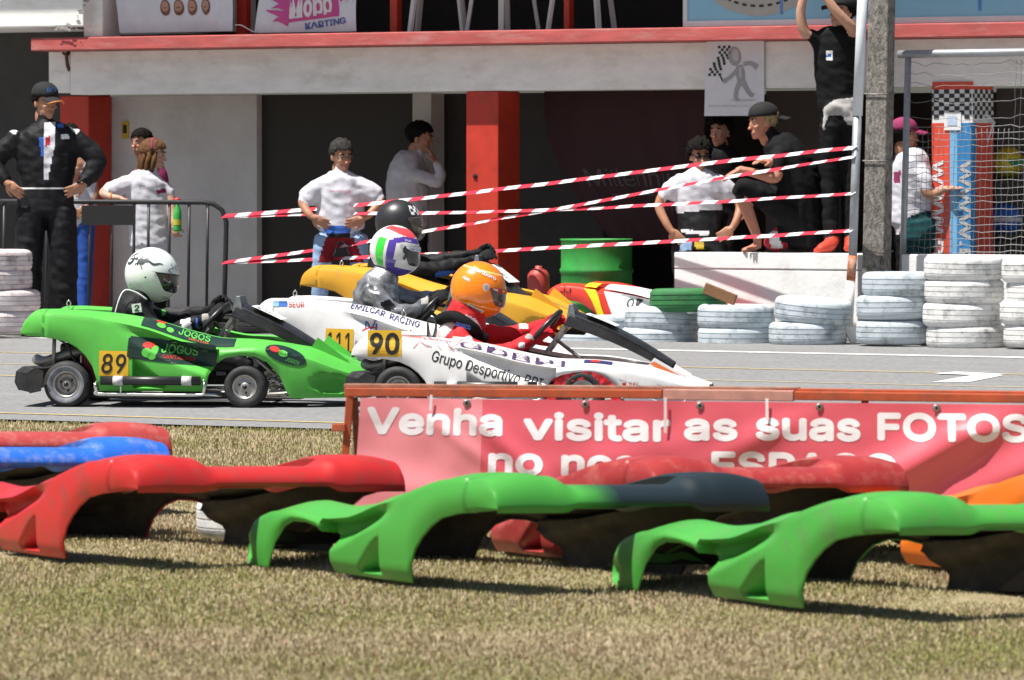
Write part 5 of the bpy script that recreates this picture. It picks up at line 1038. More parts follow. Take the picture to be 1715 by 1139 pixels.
# ---- grey haired man in white T-shirt
d = 50.0; hm = headmat(572, 262, d, 26, 10, s=1.16)
o = figure('grey haired man in white T-shirt with hands on hips behind the tape', d, [
    (wtee, [(570, 289, 0, .10, .08), (570, 300, 0, .215, .115), (570, 318, 0, .222, .13), (570, 345, 0, .215, .13), (570, 382, 0, .212, .13)]), (wtee, [(547, 307, 0, .078, .085), (529, 318, -.02, .088, .08), (513, 334, -.03, .092, .07)]), (wtee, [(594, 307, 0, .078, .085), (612, 317, -.02, .088, .08), (630, 331, -.03, .092, .07)]), (sk['tan'], [(512, 326, -.03, .048), (507, 340, -.05, .044), (517, 358, -.12, .036), (524, 364, -.14, .03)]), (sk['tan'], [(630, 325, -.03, .048), (636, 338, -.05, .044), (620, 358, -.12, .036), (608, 366, -.14, .03)]), (sk['tan'], [(571, 292, 0, .055), (572, 275, 0, .055)]), (jean, [(570, 380, 0, .18, .12), (570, 398, 0, .195, .13)])]
    + leg(jean, 546, 398, 538, 450, 535, 538, 0, (.105, .085, .07), shoeb) + leg(jean, 596, 398, 604, 450, 606, 538, 0, (.105, .085, .07), shoeb), hm, [(524, 364, -.14, (.8, -.1, -.4), (0, 1, .2), 'relaxed', sk['tan'], 1.1, True), (607, 366, -.14, (-.8, -.1, -.3), (0, 1, .2), 'relaxed', sk['tan'], 1.1, False)],
    [(cl('faint_pink_print', (.62, .42, .48)), [(552, 319), (588, 320), (588, 323), (552, 322)]), (bluec, [(540, 379), (590, 378), (586, 390), (546, 392)]), (suitb, [(546, 392), (588, 390), (584, 402), (552, 404)]), (maro, [(532, 440), (546, 398), (592, 398), (610, 440)])], wrinkle=.010); hair(o, hm, hairg)
mb = MB()
for s in (-1, 1): mb.tube([hm @ Vector((s * .030 + .021 * math.cos(t), -.092, .005 + .015 * math.sin(t))) for t in np.linspace(0, 2 * math.pi, 14, endpoint=False)], .0022, 5, closed=True)
mb.tube([hm @ Vector((x, y, .010)) for x, y in ((-.076, .01), (-.055, -.085), (0, -.098), (.055, -.085), (.076, .01))], .0022, 5); kid(o, 'glasses', mb, plain('thin_metal_frame', (.1, .09, .08), .3))
# ---- dark haired man in grey sweater, hand at his mouth
d = 51.4; hm = headmat(704, 232, d, 78, 8, s=1.18)
o = figure('dark haired man in grey sweater with a hand at his mouth, in the shade', d, [
    (swea, [(692, 262, 0, .12, .13), (684, 280, 0, .19, .19), (682, 315, 0, .20, .19), (684, 350, 0, .19, .18), (686, 375, 0, .18, .17)]), (swea, [(690, 280, -.18, .085), (712, 298, -.24, .075), (732, 306, -.26, .066), (738, 290, -.25, .058), (730, 272, -.2, .05)]), (swea, [(690, 280, .16, .085), (716, 295, .2, .07)]), (sk['tan'], [(698, 262, 0, .055), (703, 245, 0, .055)])] + leg(suitb, 676, 375, 680, 450, 676, 526, -.08, (.11, .085, .07), shoeb) + leg(suitb, 696, 375, 700, 450, 698, 526, .1, (.11, .085, .07), shoeb), hm, [(730, 273, -.2, (-.35, .15, .85), (-.8, .2, 0), 'relaxed', sk['tan'], 1.1, False)], wrinkle=.010); hair(o, hm, hairb)
# ---- man with sunglasses behind the white wall
d = cb_d + .75; hm = headmat(1172, 262, d, 12, 6, s=1.10)
o = figure('man in white T-shirt and dark sunglasses behind the white wall', d, [
    (wtee, [(1170, 285, 0, .10, .08), (1170, 297, 0, .21, .115), (1170, 314, 0, .215, .125), (1170, 340, 0, .20, .125), (1172, 364, 0, .19, .12)]), (wtee, [(1146, 302, 0, .078, .085), (1131, 313, 0, .084, .08), (1117, 326, 0, .086, .07)]), (wtee, [(1194, 302, 0, .078, .085), (1210, 312, 0, .084, .08), (1224, 325, 0, .086, .07)]), (sk['tan'], [(1114, 320, 0, .046), (1104, 345, -.02, .042), (1115, 372, -.08, .036), (1124, 386, -.10, .03)]), (sk['tan'], [(1227, 320, 0, .046), (1239, 345, -.02, .042), (1234, 368, -.08, .036), (1226, 382, -.10, .03)]), (suitb, [(1172, 360, 0, .20, .13), (1172, 380, 0, .215, .15), (1172, 410, 0, .22, .15)]), (sk['tan'], [(1171, 288, 0, .052), (1171, 272, 0, .052)])] + leg(suitb, 1146, 410, 1144, 470, 1144, 548, 0, (.11, .085, .07), shoeb) + leg(suitb, 1198, 410, 1200, 470, 1200, 548, 0, (.11, .085, .07), shoeb), hm, [(1124, 386, -.1, (.6, -.1, -.6), (0, 1, .2), 'relaxed', sk['tan'], 1.1, True), (1226, 382, -.1, (-.7, -.1, -.5), (0, 1, .2), 'relaxed', sk['tan'], 1.1, False)],
    [(wsuit, [(1140, 384), (1188, 388), (1186, 395), (1142, 390)]), (jean, [(1140, 398), (1160, 400), (1158, 420), (1138, 420)]), (plain('yellow_patch', (.6, .42, .03)), [(1163, 404), (1178, 404), (1180, 418), (1165, 418)])], wrinkle=.009); hair(o, hm, hairb, 'curly'); shades(o, hm)
# ---- dim figure in the garage behind
d = cb_d + 1.5; hm = headmat(1206, 222, d, -30, s=1.1); o = figure('person in black standing in the dark garage behind the man with sunglasses', d, [(blks, [(1206, 250, 0, .13, .09), (1206, 266, 0, .22, .12), (1206, 320, 0, .19, .12), (1206, 360, 0, .18, .12)]), (blks, [(1168, 262, 0, .07), (1160, 300, 0, .055), (1164, 340, -.05, .045)]), (blks, [(1244, 262, 0, .07), (1252, 300, 0, .055), (1248, 340, -.05, .045)]), (sk['tan'], [(1206, 252, 0, .052), (1206, 236, 0, .052)])] + leg(blks, 1190, 360, 1190, 440, 1190, 536, 0, (.1, .08, .07)) + leg(blks, 1224, 360, 1224, 440, 1224, 536, 0, (.1, .08, .07)), hm, [(1164, 340, -.05, (0, -.1, -1), (1, 0, 0), 'relaxed', sk['tan'], 1., False), (1248, 340, -.05, (0, -.1, -1), (-1, 0, 0), 'relaxed', sk['tan'], 1., True)]); hair(o, hm, hairb, 'curly')
# ---- man with cap worn backwards, one foot on the wall
d = cb_d + .30; hm = headmat(1277, 206, d, -72, 4, s=1.20); kn = sk['red']
o = figure('man in black with cap worn backwards, sitting with forearms on his raised knee', d, [
    (blks, [(1300, 236, 0, .13, .15), (1312, 255, 0, .20, .19), (1326, 290, 0, .22, .19), (1338, 330, .02, .22, .19), (1346, 375, .05, .21, .19), (1350, 410, .05, .2, .18)]), (blks, [(1304, 246, -.14, .095), (1303, 268, -.19, .085), (1302, 285, -.22, .075)]), (kn, [(1302, 280, -.22, .052), (1298, 298, -.25, .048), (1268, 291, -.30, .042), (1240, 284, -.31, .032)]), (kn, [(1312, 256, .10, .055), (1322, 276, -.02, .05), (1300, 274, -.16, .045), (1286, 272, -.25, .036)]),
    (blks, [(1340, 372, -.02, .14), (1296, 340, -.10, .115), (1248, 312, -.16, .095), (1236, 326, -.15, .085)]), (kn, [(1240, 322, -.14, .058), (1250, 348, -.12, .058), (1264, 385, -.10, .044), (1270, 406, -.10, .036)]), (kn, [(1272, 410, -.08, .034, .036), (1258, 416, -.13, .030, .04), (1244, 420, -.16, .022, .04)]), (kn, [(1296, 232, 0, .062), (1284, 218, 0, .06)]),
    (blks, [(1345, 380, .12, .13), (1330, 360, -.0, .11), (1312, 400, -.02, .085)]), (redpan, [(1292, 396, .02, .10, .1), (1310, 410, .02, .09, .1)])],
    hm, [(1240, 284, -.31, (-.8, -.2, -.35), (0, 0, -1), 'relaxed', kn, 1.15, True), (1288, 272, -.26, (-.75, -.5, .1), (0, 0, -1), 'relaxed', kn, 1.1, False)], [(wsuit, [(1284, 388), (1300, 386), (1312, 416), (1292, 416)])], skn='red', wrinkle=.010); cap(o, hm, True); hair(o, hm, hairbl, 'short')
# ---- man standing on the wall with raised arms
d = cb_d + .12; hm = headmat(1410, 22, d, -50, -6, s=1.16)
o = figure('man in black T-shirt and red shoes standing on the white wall, both arms raised', d, [
    (blks, [(1404, 50, 0, .13, .10), (1402, 66, 0, .215, .125), (1402, 105, 0, .20, .125), (1404, 150, 0, .185, .12), (1406, 185, 0, .18, .12)]), (blks, [(1374, 64, 0, .085), (1364, 62, -.04, .082), (1358, 62, -.05, .075)]), (blks, [(1432, 62, 0, .085), (1432, 54, -.06, .08)]), (sk['fair'], [(1362, 63, -.05, .05), (1347, 52, -.08, .046), (1341, 20, -.10, .042), (1350, -16, -.12, .034), (1358, -34, -.12, .03)]), (sk['fair'], [(1432, 56, -.06, .052), (1424, 44, -.14, .048), (1398, 16, -.18, .043), (1378, -14, -.18, .034), (1370, -30, -.18, .03)]), (sk['fair'], [(1406, 52, 0, .055), (1408, 36, 0, .055)]),
    (greyj, [(1384, 188, -.06, .05), (1404, 180, -.11, .07, .04), (1430, 172, -.06, .07)]), (greyj, [(1416, 178, -.12, .06, .03), (1430, 205, -.12, .05, .03)]), (greyj, [(1384, 182, -.09, .03), (1381, 215, -.10, .028)]), (blks, [(1406, 180, 0, .18, .12), (1408, 210, 0, .185, .125)])]
    + leg(blks, 1392, 210, 1390, 300, 1392, 398, -.02, (.105, .08, .066)) + leg(blks, 1422, 210, 1424, 300, 1424, 398, .02, (.105, .08, .066)) + [(rsho, [(1394, 400, -.02, .062, .06), (1390, 410, -.08, .058, .06), (1368, 420, -.16, .035, .05)]), (rsho, [(1426, 402, .0, .055, .055), (1420, 416, -.16, .042, .05)])], hm,
    [(1359, -34, -.12, (.4, -.1, .8), (0, 1, 0), 'grip', sk['fair'], 1.1, False), (1369, -30, -.18, (-.3, -.1, .9), (0, 1, 0), 'grip', sk['fair'], 1.1, True)], [(wsuit, [(1384, 84), (1394, 84), (1394, 101), (1384, 101)]), (bluec, [(1385, 89), (1393, 89), (1393, 95), (1385, 95)])], skn='fair', wrinkle=.010, base=zbt); cap(o, hm); hair(o, hm, hairb)
# ---- person behind the post pointing with an open hand
d = pd + 1.0; hm = headmat(1516, 228, d, 100, s=1.08)
o = figure('person in white T-shirt with pink cap behind the post, holding out an open hand', d, [
    (wtee, [(1520, 256, 0, .12, .12), (1524, 272, 0, .19, .17), (1526, 320, 0, .185, .16), (1524, 375, 0, .18, .15)]), (wtee, [(1540, 275, -.12, .09), (1548, 298, -.16, .08), (1552, 312, -.17, .072)]), (sk['tan'], [(1550, 306, -.17, .05), (1556, 326, -.18, .046), (1572, 322, -.18, .038), (1582, 316, -.18, .03)]), (sk['tan'], [(1518, 256, 0, .052), (1516, 240, 0, .052)]), (teal, [(1534, 372, -.02, .19, .15), (1538, 400, -.02, .20, .16)])] + leg(suitb, 1520, 395, 1520, 460, 1520, 556, 0, (.12, .09, .07), shoeb) + leg(suitb, 1552, 395, 1552, 460, 1550, 556, 0, (.12, .09, .07), shoeb), hm, [(1581, 317, -.18, (.95, -.1, .12), (0, -.3, 1), 'open', sk['tan'], 1.15, False)], [(pinkc, [(1497, 288), (1508, 286), (1508, 308), (1497, 308)])], wrinkle=.010); hair(o, hm, hairb); cap(o, hm, m=pinkc)
# ================================================================== helmets
def helmet(o, px, py, d, yaw, pitch, cols, pick, visor_m, s=1., el0=-24, el1=17, azv=76, chin=.16, roll=0., name='helmet'):
    hm = Matrix.Translation(P(px, py, d)) @ Matrix.Rotation(R(yaw), 4, 'Z') @ Matrix.Rotation(R(pitch), 4, 'X') @ Matrix.Rotation(R(roll), 4, 'Y') @ Matrix.Scale(s, 4)
    def rad(az, el, off=0.):
        ca, sa, ce, se = math.cos(az), math.sin(az), math.cos(el), math.sin(el); v = Vector((sa * ce * .128, -ca * ce * .150, se * .146)); k = max(0, ca) ** .7 if ca > 0 else 0
        ext = chin * k * smst(R(8), R(-38), el); v.x *= 1 + ext * .25; v.y *= 1 + ext; v.z *= 1 + ext * .35 + .03 * smst(0, -60, math.degrees(el))
        cut = -.112 - .062 * smst(.06, -.10, v.y); fl = v.z < cut
        if fl: v.z = cut - .0; 
        n_ = v.normalized(); return hm @ (v + n_ * off)
    NA, NE = 150, 90; vs = []; fs = []; ms = []
    for j in range(NE + 1):
        el = R(90 - 180 * j / NE)
        for i in range(NA): vs.append(rad(2 * math.pi * i / NA - math.pi, el))
    for j in range(NE):
        for i in range(NA):
            fs.append((j * NA + i, (j + 1) * NA + i, (j + 1) * NA + (i + 1) % NA, j * NA + (i + 1) % NA)); ms.append(pick(math.degrees(2 * math.pi * (i + .5) / NA - math.pi), 90 - 180 * (j + .5) / NE))
    mb = MB(); mb.v = [tuple(v) for v in vs]; mb.f = fs; mb.m = ms; mb.sm = [True] * len(fs); h = kid(o, name, mb, cols)
    mb = MB(); nx, ny = 40, 12
    def vf(u, v, off=.004):
        az = R(azv) * (2 * u - 1); e_ = abs(2 * u - 1); up = el1 - 6 * e_ ** 2; lo = el0 + (el1 - el0 - 3) * smst(.55, 1.0, e_) * .95; return rad(az, R(lo + (up - lo) * v), off)
    mb.add(*grid(vf, nx, ny), smooth=True); q = mb.build('visor', visor_m, None, solid=.002); q.data.transform(Matrix.Translation(-o.location)); q.parent = h
    return h, lambda u, v, off=.003: rad(u, v, off), vf
def hprint(o, h, mb, mats, name):
    q = mb.build(name, mats, None); q.data.transform(Matrix.Translation(-o.location)); q.parent = h; return q
dvis = M('smoked_visor', (.018, .022, .020), .08, var=.1, spec=.8); cvis = M('amber_tinted_visor', (.09, .07, .055), .08, var=.3, scale=9, spec=.8); gvis = M('grey_visor', (.035, .038, .042), .08, var=.5, scale=14, spec=.8)
whel = M('white_helmet_paint', (.78, .83, .82), .16, var=.02, scale=4, coat=.6); bhel = M('matt_black_helmet', (.022, .023, .025), .38, var=.1); ohel = M('fluorescent_orange_paint', (.92, .23, .006), .25, var=.10, scale=9, coat=.5); pur = M('purple_helmet_paint', (.09, .05, .34), .2, var=.06, coat=.5); rhel = M('red_helmet_paint', (.80, .07, .08), .2, var=.08, coat=.5); ghel = M('green_helmet_paint', (.05, .62, .05), .2, var=.05, coat=.5); hline = plain('pale_orange_line', (.95, .62, .25)); dgr = plain('dark_graphic', (.03, .04, .05))
def kd_(k): return (k.location.y)
def drv(label, d, tubes, hands, paint=(), **kw): return figure(label, d, tubes, None, hands, paint, vox=.0115, group='kart drivers', **kw)
def drange(kk, x=.75): return (kk.matrix_basis @ Vector((x, 0, 0))).y
# ---- driver of kart 89
d = drange(k89, .75)
o = drv('kart driver in black suit and white helmet with black dragon drawings', d, [
    (suitb, [(238, 620, 0, .14, .18), (226, 580, 0, .14, .19), (222, 545, 0, .145, .20), (228, 515, 0, .13, .19), (238, 498, 0, .08, .12), (246, 486, 0, .06, .07)]), (suitb, [(222, 518, -.19, .085), (244, 540, -.23, .08), (280, 556, -.24, .072), (308, 548, -.20, .062), (332, 538, -.17, .052)]), (glov, [(330, 539, -.17, .046), (352, 532, -.155, .042)]), (suitb, [(232, 512, .19, .085), (258, 530, .22, .078), (300, 536, .22, .066), (340, 522, .17, .052)]), (glov, [(338, 523, .17, .046), (352, 518, .15, .042)]), (suitb, [(250, 620, -.1, .09), (330, 600, -.12, .085), (420, 612, -.1, .06)]), (suitb, [(250, 620, .1, .09), (330, 600, .12, .085), (420, 612, .1, .06)])],
    [(352, 532, -.155, (.75, .1, .6), (.2, 1, -.4), 'grip', glov, 1.15, True), (354, 517, .15, (.75, -.1, .55), (.2, -1, -.4), 'grip', glov, 1.15, False)],
    [(wsuit, [(302, 534), (318, 532), (322, 556), (306, 556)]), (bluec, [(327, 533), (332, 532), (333, 548), (328, 548)]), (gglov, [(338, 526), (350, 522), (352, 545), (340, 548)]), (ltgrn, [(270, 510), (276, 508), (278, 528), (271, 528)])], wrinkle=.010)
mb = MB(); mb.tube([P(x, y, d + z) for x, y, z in crom([(192, 528, -.205), (200, 500, -.20), (210, 486, -.18), (228, 490, -.17), (246, 502, -.16)], 5)], .005, 6); kid(o, 'white_piping', mb, wsuit)
mb = MB(); pt = P(229, 516, d - .285); mb.box(-.028, .028, -.003, 0, -.026, .026, 0, Matrix.Translation(pt) @ Matrix.Rotation(R(-8), 4, 'Y')); letters(mb, '2', lambda u, v: pt + Vector((u - .014, -.0045, v - .018)), 0, 0, .036, 1, .02, .03); kid(o, 'sleeve_patch', mb, [wsuit, nblk])
def pk(az, el): return 0
h, hf, vf = helmet(o, 254, 458, d, 90, 14, [whel], pk, dvis, 1.09, -28, 12, 86, .20)
mb = MB(); f_ = lambda u, v: hf(R(u), R(v), .0025)
stroke(mb, [(-158, 24), (-150, 34), (-142, 44)], [1, 5, 1], f_, 0); stroke(mb, [(-160, 12), (-150, 10), (-142, 18), (-146, 30)], [2, 6, 7, 1], f_, 0); stroke(mb, [(-158, 20), (-150, 22), (-138, 24)], [2, 3, 3], f_, 0); blob(mb, -134, 25, 4, 4, f_, 0); blob(mb, -118, 22, 10, 8, f_, 0)
stroke(mb, [(-112, 24), (-100, 26), (-88, 22), (-74, 27), (-64, 26)], [8, 5, 5, 3, .5], f_, 0)
for a, b in ((-124, 12), (-112, 8), (-106, 32), (-122, 36), (-130, 12)): stroke(mb, [(-118, 22), ((a - 118) / 2 - 1, (b + 22) / 2), (a, b), (a + 4, b - 2)], [3, 2.5, 2, .6], f_, 0)
stroke(mb, [(-36, 34), (-42, 30), (-34, 24), (-46, 20), (-50, 15), (-38, 12)], [.8, 1.5, 1.2, 1.6, 2, .6], f_, 0); stroke(mb, [(-28, 32), (-20, 30), (-26, 24), (-16, 20)], [.8, 1.6, 1.4, .6], f_, 0)
for k in range(5): stroke(mb, [(-40 + k * 8, -40), (-38 + k * 8, -50)], [1.2, 1.6], f_, 0)
blob(mb, -98, -10, 2, 2.2, f_, 0); hprint(o, h, mb, dgr, 'dragon_graphic')
# ---- driver of kart 90
d = drange(k90, .8)
o = drv('kart driver in red and white suit and orange helmet', d, [
    (pinks, [(778, 640, 0, .15, .18), (770, 610, 0, .15, .19), (768, 580, 0, .145, .20), (772, 556, 0, .13, .18), (784, 540, 0, .085, .11)]), (reds, [(778, 552, 0, .125, .115), (782, 528, 0, .13, .11), (790, 508, 0, .11, .1)]), (reds, [(762, 562, -.17, .095), (780, 580, -.21, .088), (812, 592, -.24, .078), (846, 590, -.21, .064), (872, 577, -.17, .056)]), (rglov, [(866, 580, -.17, .056), (890, 568, -.16, .052)]), (reds, [(790, 556, .18, .085), (830, 562, .2, .075), (870, 556, .18, .058)]), (rglov, [(866, 557, .18, .055), (912, 545, .15, .05)]), (reds, [(800, 640, -.1, .09), (880, 620, -.12, .085), (960, 630, -.1, .06)]), (reds, [(800, 640, .1, .09), (880, 620, .12, .085), (960, 630, .1, .06)])],
    [(888, 568, -.16, (.8, .1, .5), (.2, 1, -.4), 'grip', rglov, 1.25, True), (912, 545, .14, (.8, -.1, .4), (.2, -1, -.4), 'grip', rglov, 1.2, False)],
    [(pinks, [(730, 556), (742, 536), (752, 536), (760, 548), (744, 566), (742, 590), (728, 590)]), (pinks, [(752, 566), (790, 562), (800, 596), (744, 596)]), (wsuit, [(868, 536), (882, 534), (884, 550), (870, 552)]), (gglov, [(882, 556), (900, 560), (896, 570), (880, 566)]), (wsuit, [(868, 574), (878, 573), (879, 582), (869, 583)])], wrinkle=.010)
mb = MB(); mb.tube([P(x, y, d + z) for x, y, z in crom([(735, 536, 0), (760, 530, -.16), (790, 548, -.18), (800, 560, -.10), (815, 570, -.08)], 6)], [.02] + [.036] * 23 + [.02], 10); kid(o, 'neck_collar', mb, blks)
mb = MB(); letters(mb, 'SPARCO', lambda u, v: P(764 + u, 546 - v + u * .28, d - .262), 0, 0, 7, 0, .02, 24); kid(o, 'shoulder_logo', mb, bluep)
def pk(az, el):
    if abs(el - 44) < 1.3 or (abs(el + 30 + abs(az) * .06) < 1.2 and abs(az) > 20): return 1
    return 0
h, hf, vf = helmet(o, 801, 483, d, 86, 15, [ohel, hline], pk, cvis, 1.10, -24, 14, 70, .18)
f_ = lambda u, v: hf(R(u), R(v), .0025); mb = MB(); letters(mb, 'Marlboro', lambda u, v: f_(-116 + u, 40 - u * .18 + v), 0, 0, 9, 0, .0, 66, .15, heavy=.05); hprint(o, h, mb, whpr, 'lettering'); mb = MB(); letters(mb, 'AMD', lambda u, v: f_(-128 + u, 14 - u * .2 + v), 0, 0, 6, 0, .02, 20)
hprint(o, h, mb, whpr, 'lettering'); mb = MB(); patch(mb, (-104, -58, -46, -36), lambda u, v: f_(u, v - (u + 104) * .12), 0); letters(mb, 'Marlboro', lambda u, v: hf(R(-102 + u), R(-44 - u * .12 + v), .004), 0, 0, 5.5, 1, .02, 40); hprint(o, h, mb, [whpr, nblk], 'chin_sticker')
mb = MB(); patch(mb, (.04, .72, .74, .99), lambda u, v: vf(u, v, .0065), 0, 30, 4); patch(mb, (.1, .18, .80, .94), lambda u, v: vf(u, v, .008), 1, 4, 2); patch(mb, (.28, .34, .80, .94), lambda u, v: vf(u, v, .008), 2, 4, 2); hprint(o, h, mb, [redpr, whpr, plain('yellow_badge', (.75, .6, .05))], 'visor_strip')
mb = MB(); blob(mb, -72, 8, 7, 8, lambda u, v: hf(R(u), R(v), .009), 0); blob(mb, -72, 8, 4, 4.5, lambda u, v: hf(R(u), R(v), .012), 1); hprint(o, h, mb, [M('clear_grey_pivot', (.55, .52, .50), .2), plain('pivot_screw', (.35, .3, .28), .3)], 'visor_pivot')
# ---- driver of kart 111
d = drange(k111, .8)
o = drv('kart driver in shiny silver suit and purple, red and white helmet', d, [
    (silv, [(640, 570, 0, .15, .18), (634, 545, 0, .16, .19), (630, 515, 0, .165, .20), (634, 485, 0, .145, .19), (644, 464, 0, .10, .12), (652, 452, 0, .07, .08)]), (silv, [(622, 486, -.17, .10), (634, 505, -.22, .095), (660, 522, -.24, .082), (690, 522, -.20, .066), (708, 512, -.17, .052)]), (glov, [(704, 514, -.17, .05), (724, 504, -.15, .044)]), (silv, [(650, 485, .18, .085), (690, 500, .2, .07), (724, 496, .17, .054)]), (glov, [(720, 498, .17, .05), (744, 494, .15, .044)]), (silv, [(664, 570, -.1, .09), (740, 560, -.12, .085)]), (silv, [(664, 570, .1, .09), (740, 560, .12, .085)])],
    [(724, 504, -.15, (.75, .1, .4), (.2, 1, -.4), 'grip', glov, 1.15, True), (744, 494, .15, (.75, -.1, .4), (.2, -1, -.4), 'grip', glov, 1.15, False)], [(suitb, [(636, 508), (652, 500), (664, 514), (648, 526)]), (gglov, [(704, 496), (716, 492), (718, 508), (706, 510)])], wrinkle=.014)
def pk(az, el):
    a = abs(az)
    if el > 74: return 0
    if 44 + 6 * math.sin(R(az * 2)) < el < 70 and a < 150: return 2
    if a > 112 and a < 136 and -46 < el < 24: return 3
    lim = 27 - 10 * smst(60, 100, a)
    if a < 96 and (lim - 3 < el < lim + 12): return 1
    if 78 < a < 106 and -48 < el < lim + 6 and not (a < 86 and el > -22): return 1
    if a < 104 and el < -40: return 1
    return 0
h, hf, vf = helmet(o, 661, 418, d, 88, 12, [M('pearl_white_paint', (.72, .72, .70), .2, var=.05, coat=.4), pur, rhel, ghel], pk, gvis, 1.10, -27, 18, 78, .18)
mb = MB(); patch(mb, (.10, .90, .76, .98), lambda u, v: vf(u, v, .0065), 0, 30, 4); letters(mb, 'Tiago Tecnikart', lambda u, v: vf(.14 + u, .81 + v, .009), 0, 0, .11, 1, .0, .34, .2); hprint(o, h, mb, [whpr, bluep], 'visor_strip'); mb = MB(); letters(mb, 'HJS', lambda u, v: hf(R(-66 + u), R(26 + v), .003), 0, 0, 5, 0, .01, 18); hprint(o, h, mb, whpr, 'lettering')
mb = MB(); blob(mb, -73, 12, 5, 6, lambda u, v: hf(R(u), R(v), .008), 0); blob(mb, -66, 2, 3.5, 4, lambda u, v: hf(R(u), R(v), .010), 1); stroke(mb, [(-63, 8), (-61, -4), (-64, -16)], [5, 4, 6], lambda u, v: hf(R(u), R(v), .009), 1); hprint(o, h, mb, [M('pale_pivot', (.5, .5, .48), .3), dgr], 'visor_pivot')
# ---- driver of the yellow kart
d = drange(k4, .8)
o = drv('kart driver in black jacket and matt black helmet in the yellow kart', d, [
    (suitb, [(660, 520, 0, .16, .2), (652, 480, 0, .17, .2), (652, 450, 0, .17, .21), (658, 428, 0, .14, .19), (664, 412, 0, .09, .1)]), (suitb, [(654, 436, -.2, .10), (690, 452, -.26, .09), (730, 452, -.24, .082), (764, 444, -.20, .068), (788, 438, -.17, .056)]), (glov, [(784, 438, -.17, .05), (802, 434, -.16, .046)]), (suitb, [(660, 436, .2, .10), (710, 440, .24, .085), (780, 428, .18, .056)]), (glov, [(776, 429, .18, .05), (800, 424, .16, .046)]), (suitb, [(690, 520, -.1, .09), (770, 500, -.12, .085)]), (suitb, [(690, 520, .1, .09), (770, 500, .12, .085)])],
    [(802, 434, -.16, (.8, .1, .4), (.2, 1, -.4), 'grip', glov, 1.15, True), (800, 424, .16, (.8, -.1, .4), (.2, -1, -.4), 'grip', glov, 1.15, False)], [(bluec, [(728, 456), (770, 452), (772, 464), (730, 466)])], wrinkle=.013)
def pk(az, el): return (1 if int((az + 180) / 12) % 2 == int((el + 90) / 10) % 2 else 2) if (abs(az) < 50 and 22 < el < 50) else 0
h, hf, vf = helmet(o, 667, 372, d, 84, 4, [bhel, whpr, dgr], pk, cvis, 1.16, -24, 18, 66, .16)
# ================================================================== grass
def grass(name, n, y0, y1, hmin, hmax, seed, label=None):
    rng = np.random.default_rng(seed); rows = rng.uniform(0, 1, n) ; yy = 1.0 / (1.0 / y1 + rows * (1.0 / y0 - 1.0 / y1)); xx = rng.uniform(-1, 1, n) * yy * (900 / F)
    e0 = np.array(E0); near = (xx - E0.x) * NB.x + (yy - E0.y) * NB.y; cl_ = np.array([noise.noise((x * 1.1, y * .8, 3)) for x, y in zip(xx, yy)]); cl2 = np.array([noise.noise((x * 4, y * 3, 9)) for x, y in zip(xx, yy)])
    keep = (near < .05 + .06 * cl2) & (rng.uniform(0, 1, n) < .78 + .6 * cl2 + .2 * cl_); xx, yy, cl_, cl2 = xx[keep], yy[keep], cl_[keep], cl2[keep]; n = len(xx)
    a = rng.uniform(0, math.pi * 2, n); hgt = rng.uniform(hmin, hmax, n) * (1 + .5 * cl2); wd = rng.uniform(.0012, .003, n) * (yy / 20) ** .5; lx = rng.normal(0, .9, n) * hgt; ly = rng.normal(0, .9, n) * hgt
    V = np.zeros((n, 5, 3)); ca, sa = np.cos(a) * wd, np.sin(a) * wd
    V[:, 0] = np.stack([xx - ca, yy - sa, np.full(n, -.015)], 1); V[:, 1] = np.stack([xx + ca, yy + sa, np.full(n, -.015)], 1); V[:, 2] = np.stack([xx + ca * .8 + lx * .35, yy + sa * .8 + ly * .35, hgt * .6], 1); V[:, 3] = np.stack([xx - ca * .8 + lx * .35, yy - sa * .8 + ly * .35, hgt * .6], 1); V[:, 4] = np.stack([xx + lx, yy + ly, hgt], 1)
    me = bpy.data.meshes.new(name); me.vertices.add(n * 5); me.vertices.foreach_set('co', V.reshape(-1)); b = np.arange(n) * 5
    loops = np.stack([b, b + 1, b + 2, b + 3, b + 3, b + 2, b + 4], 1).reshape(-1); st_ = np.stack([np.arange(n) * 7, np.arange(n) * 7 + 4], 1).reshape(-1); tot = np.tile([4, 3], n)
    me.loops.add(n * 7); me.loops.foreach_set('vertex_index', loops); me.polygons.add(n * 2); me.polygons.foreach_set('loop_start', st_); me.polygons.foreach_set('loop_total', tot); me.update(); me.validate()
    c = me.color_attributes.new('blade_colour', 'BYTE_COLOR', 'POINT') if False else me.attributes.new('blade_colour', 'FLOAT_COLOR', 'POINT')
    dry = np.array([.40, .325, .20]); straw = np.array([.46, .385, .26]); brown = np.array([.33, .255, .155]); green = np.array([.27, .27, .10]); rust = np.array([.32, .10, .06]); k = rng.uniform(0, 1, n); gsel = rng.uniform(-.55, 1.35, n) < (cl_ * 1.5 + .12)
    C = np.where((k < .45)[:, None], dry, np.where((k < .75)[:, None], straw, brown)); C = np.where(gsel[:, None], green, C); C = np.where((rng.uniform(0, 1, n) < .006 + .02 * (cl2 > .45))[:, None], rust, C); C = C * rng.uniform(.86, 1.14, (n, 1)); C4 = np.repeat(np.concatenate([C, np.ones((n, 1))], 1), 5, 0); c.data.foreach_set('color', C4.reshape(-1))
    o = bpy.data.objects.new(name, me); link(o); me.materials.append(GM); return tag(o, label, 'grass', kind='stuff')
GM = bpy.data.materials.new('dry_grass_blades'); GM.use_nodes = True; b_ = GM.node_tree.nodes['Principled BSDF']; at = GM.node_tree.nodes.new('ShaderNodeAttribute'); at.attribute_name = 'blade_colour'; GM.node_tree.links.new(at.outputs['Color'], b_.inputs['Base Color']); b_.inputs['Roughness'].default_value = .75; b_.inputs['Specular IOR Level'].default_value = .25
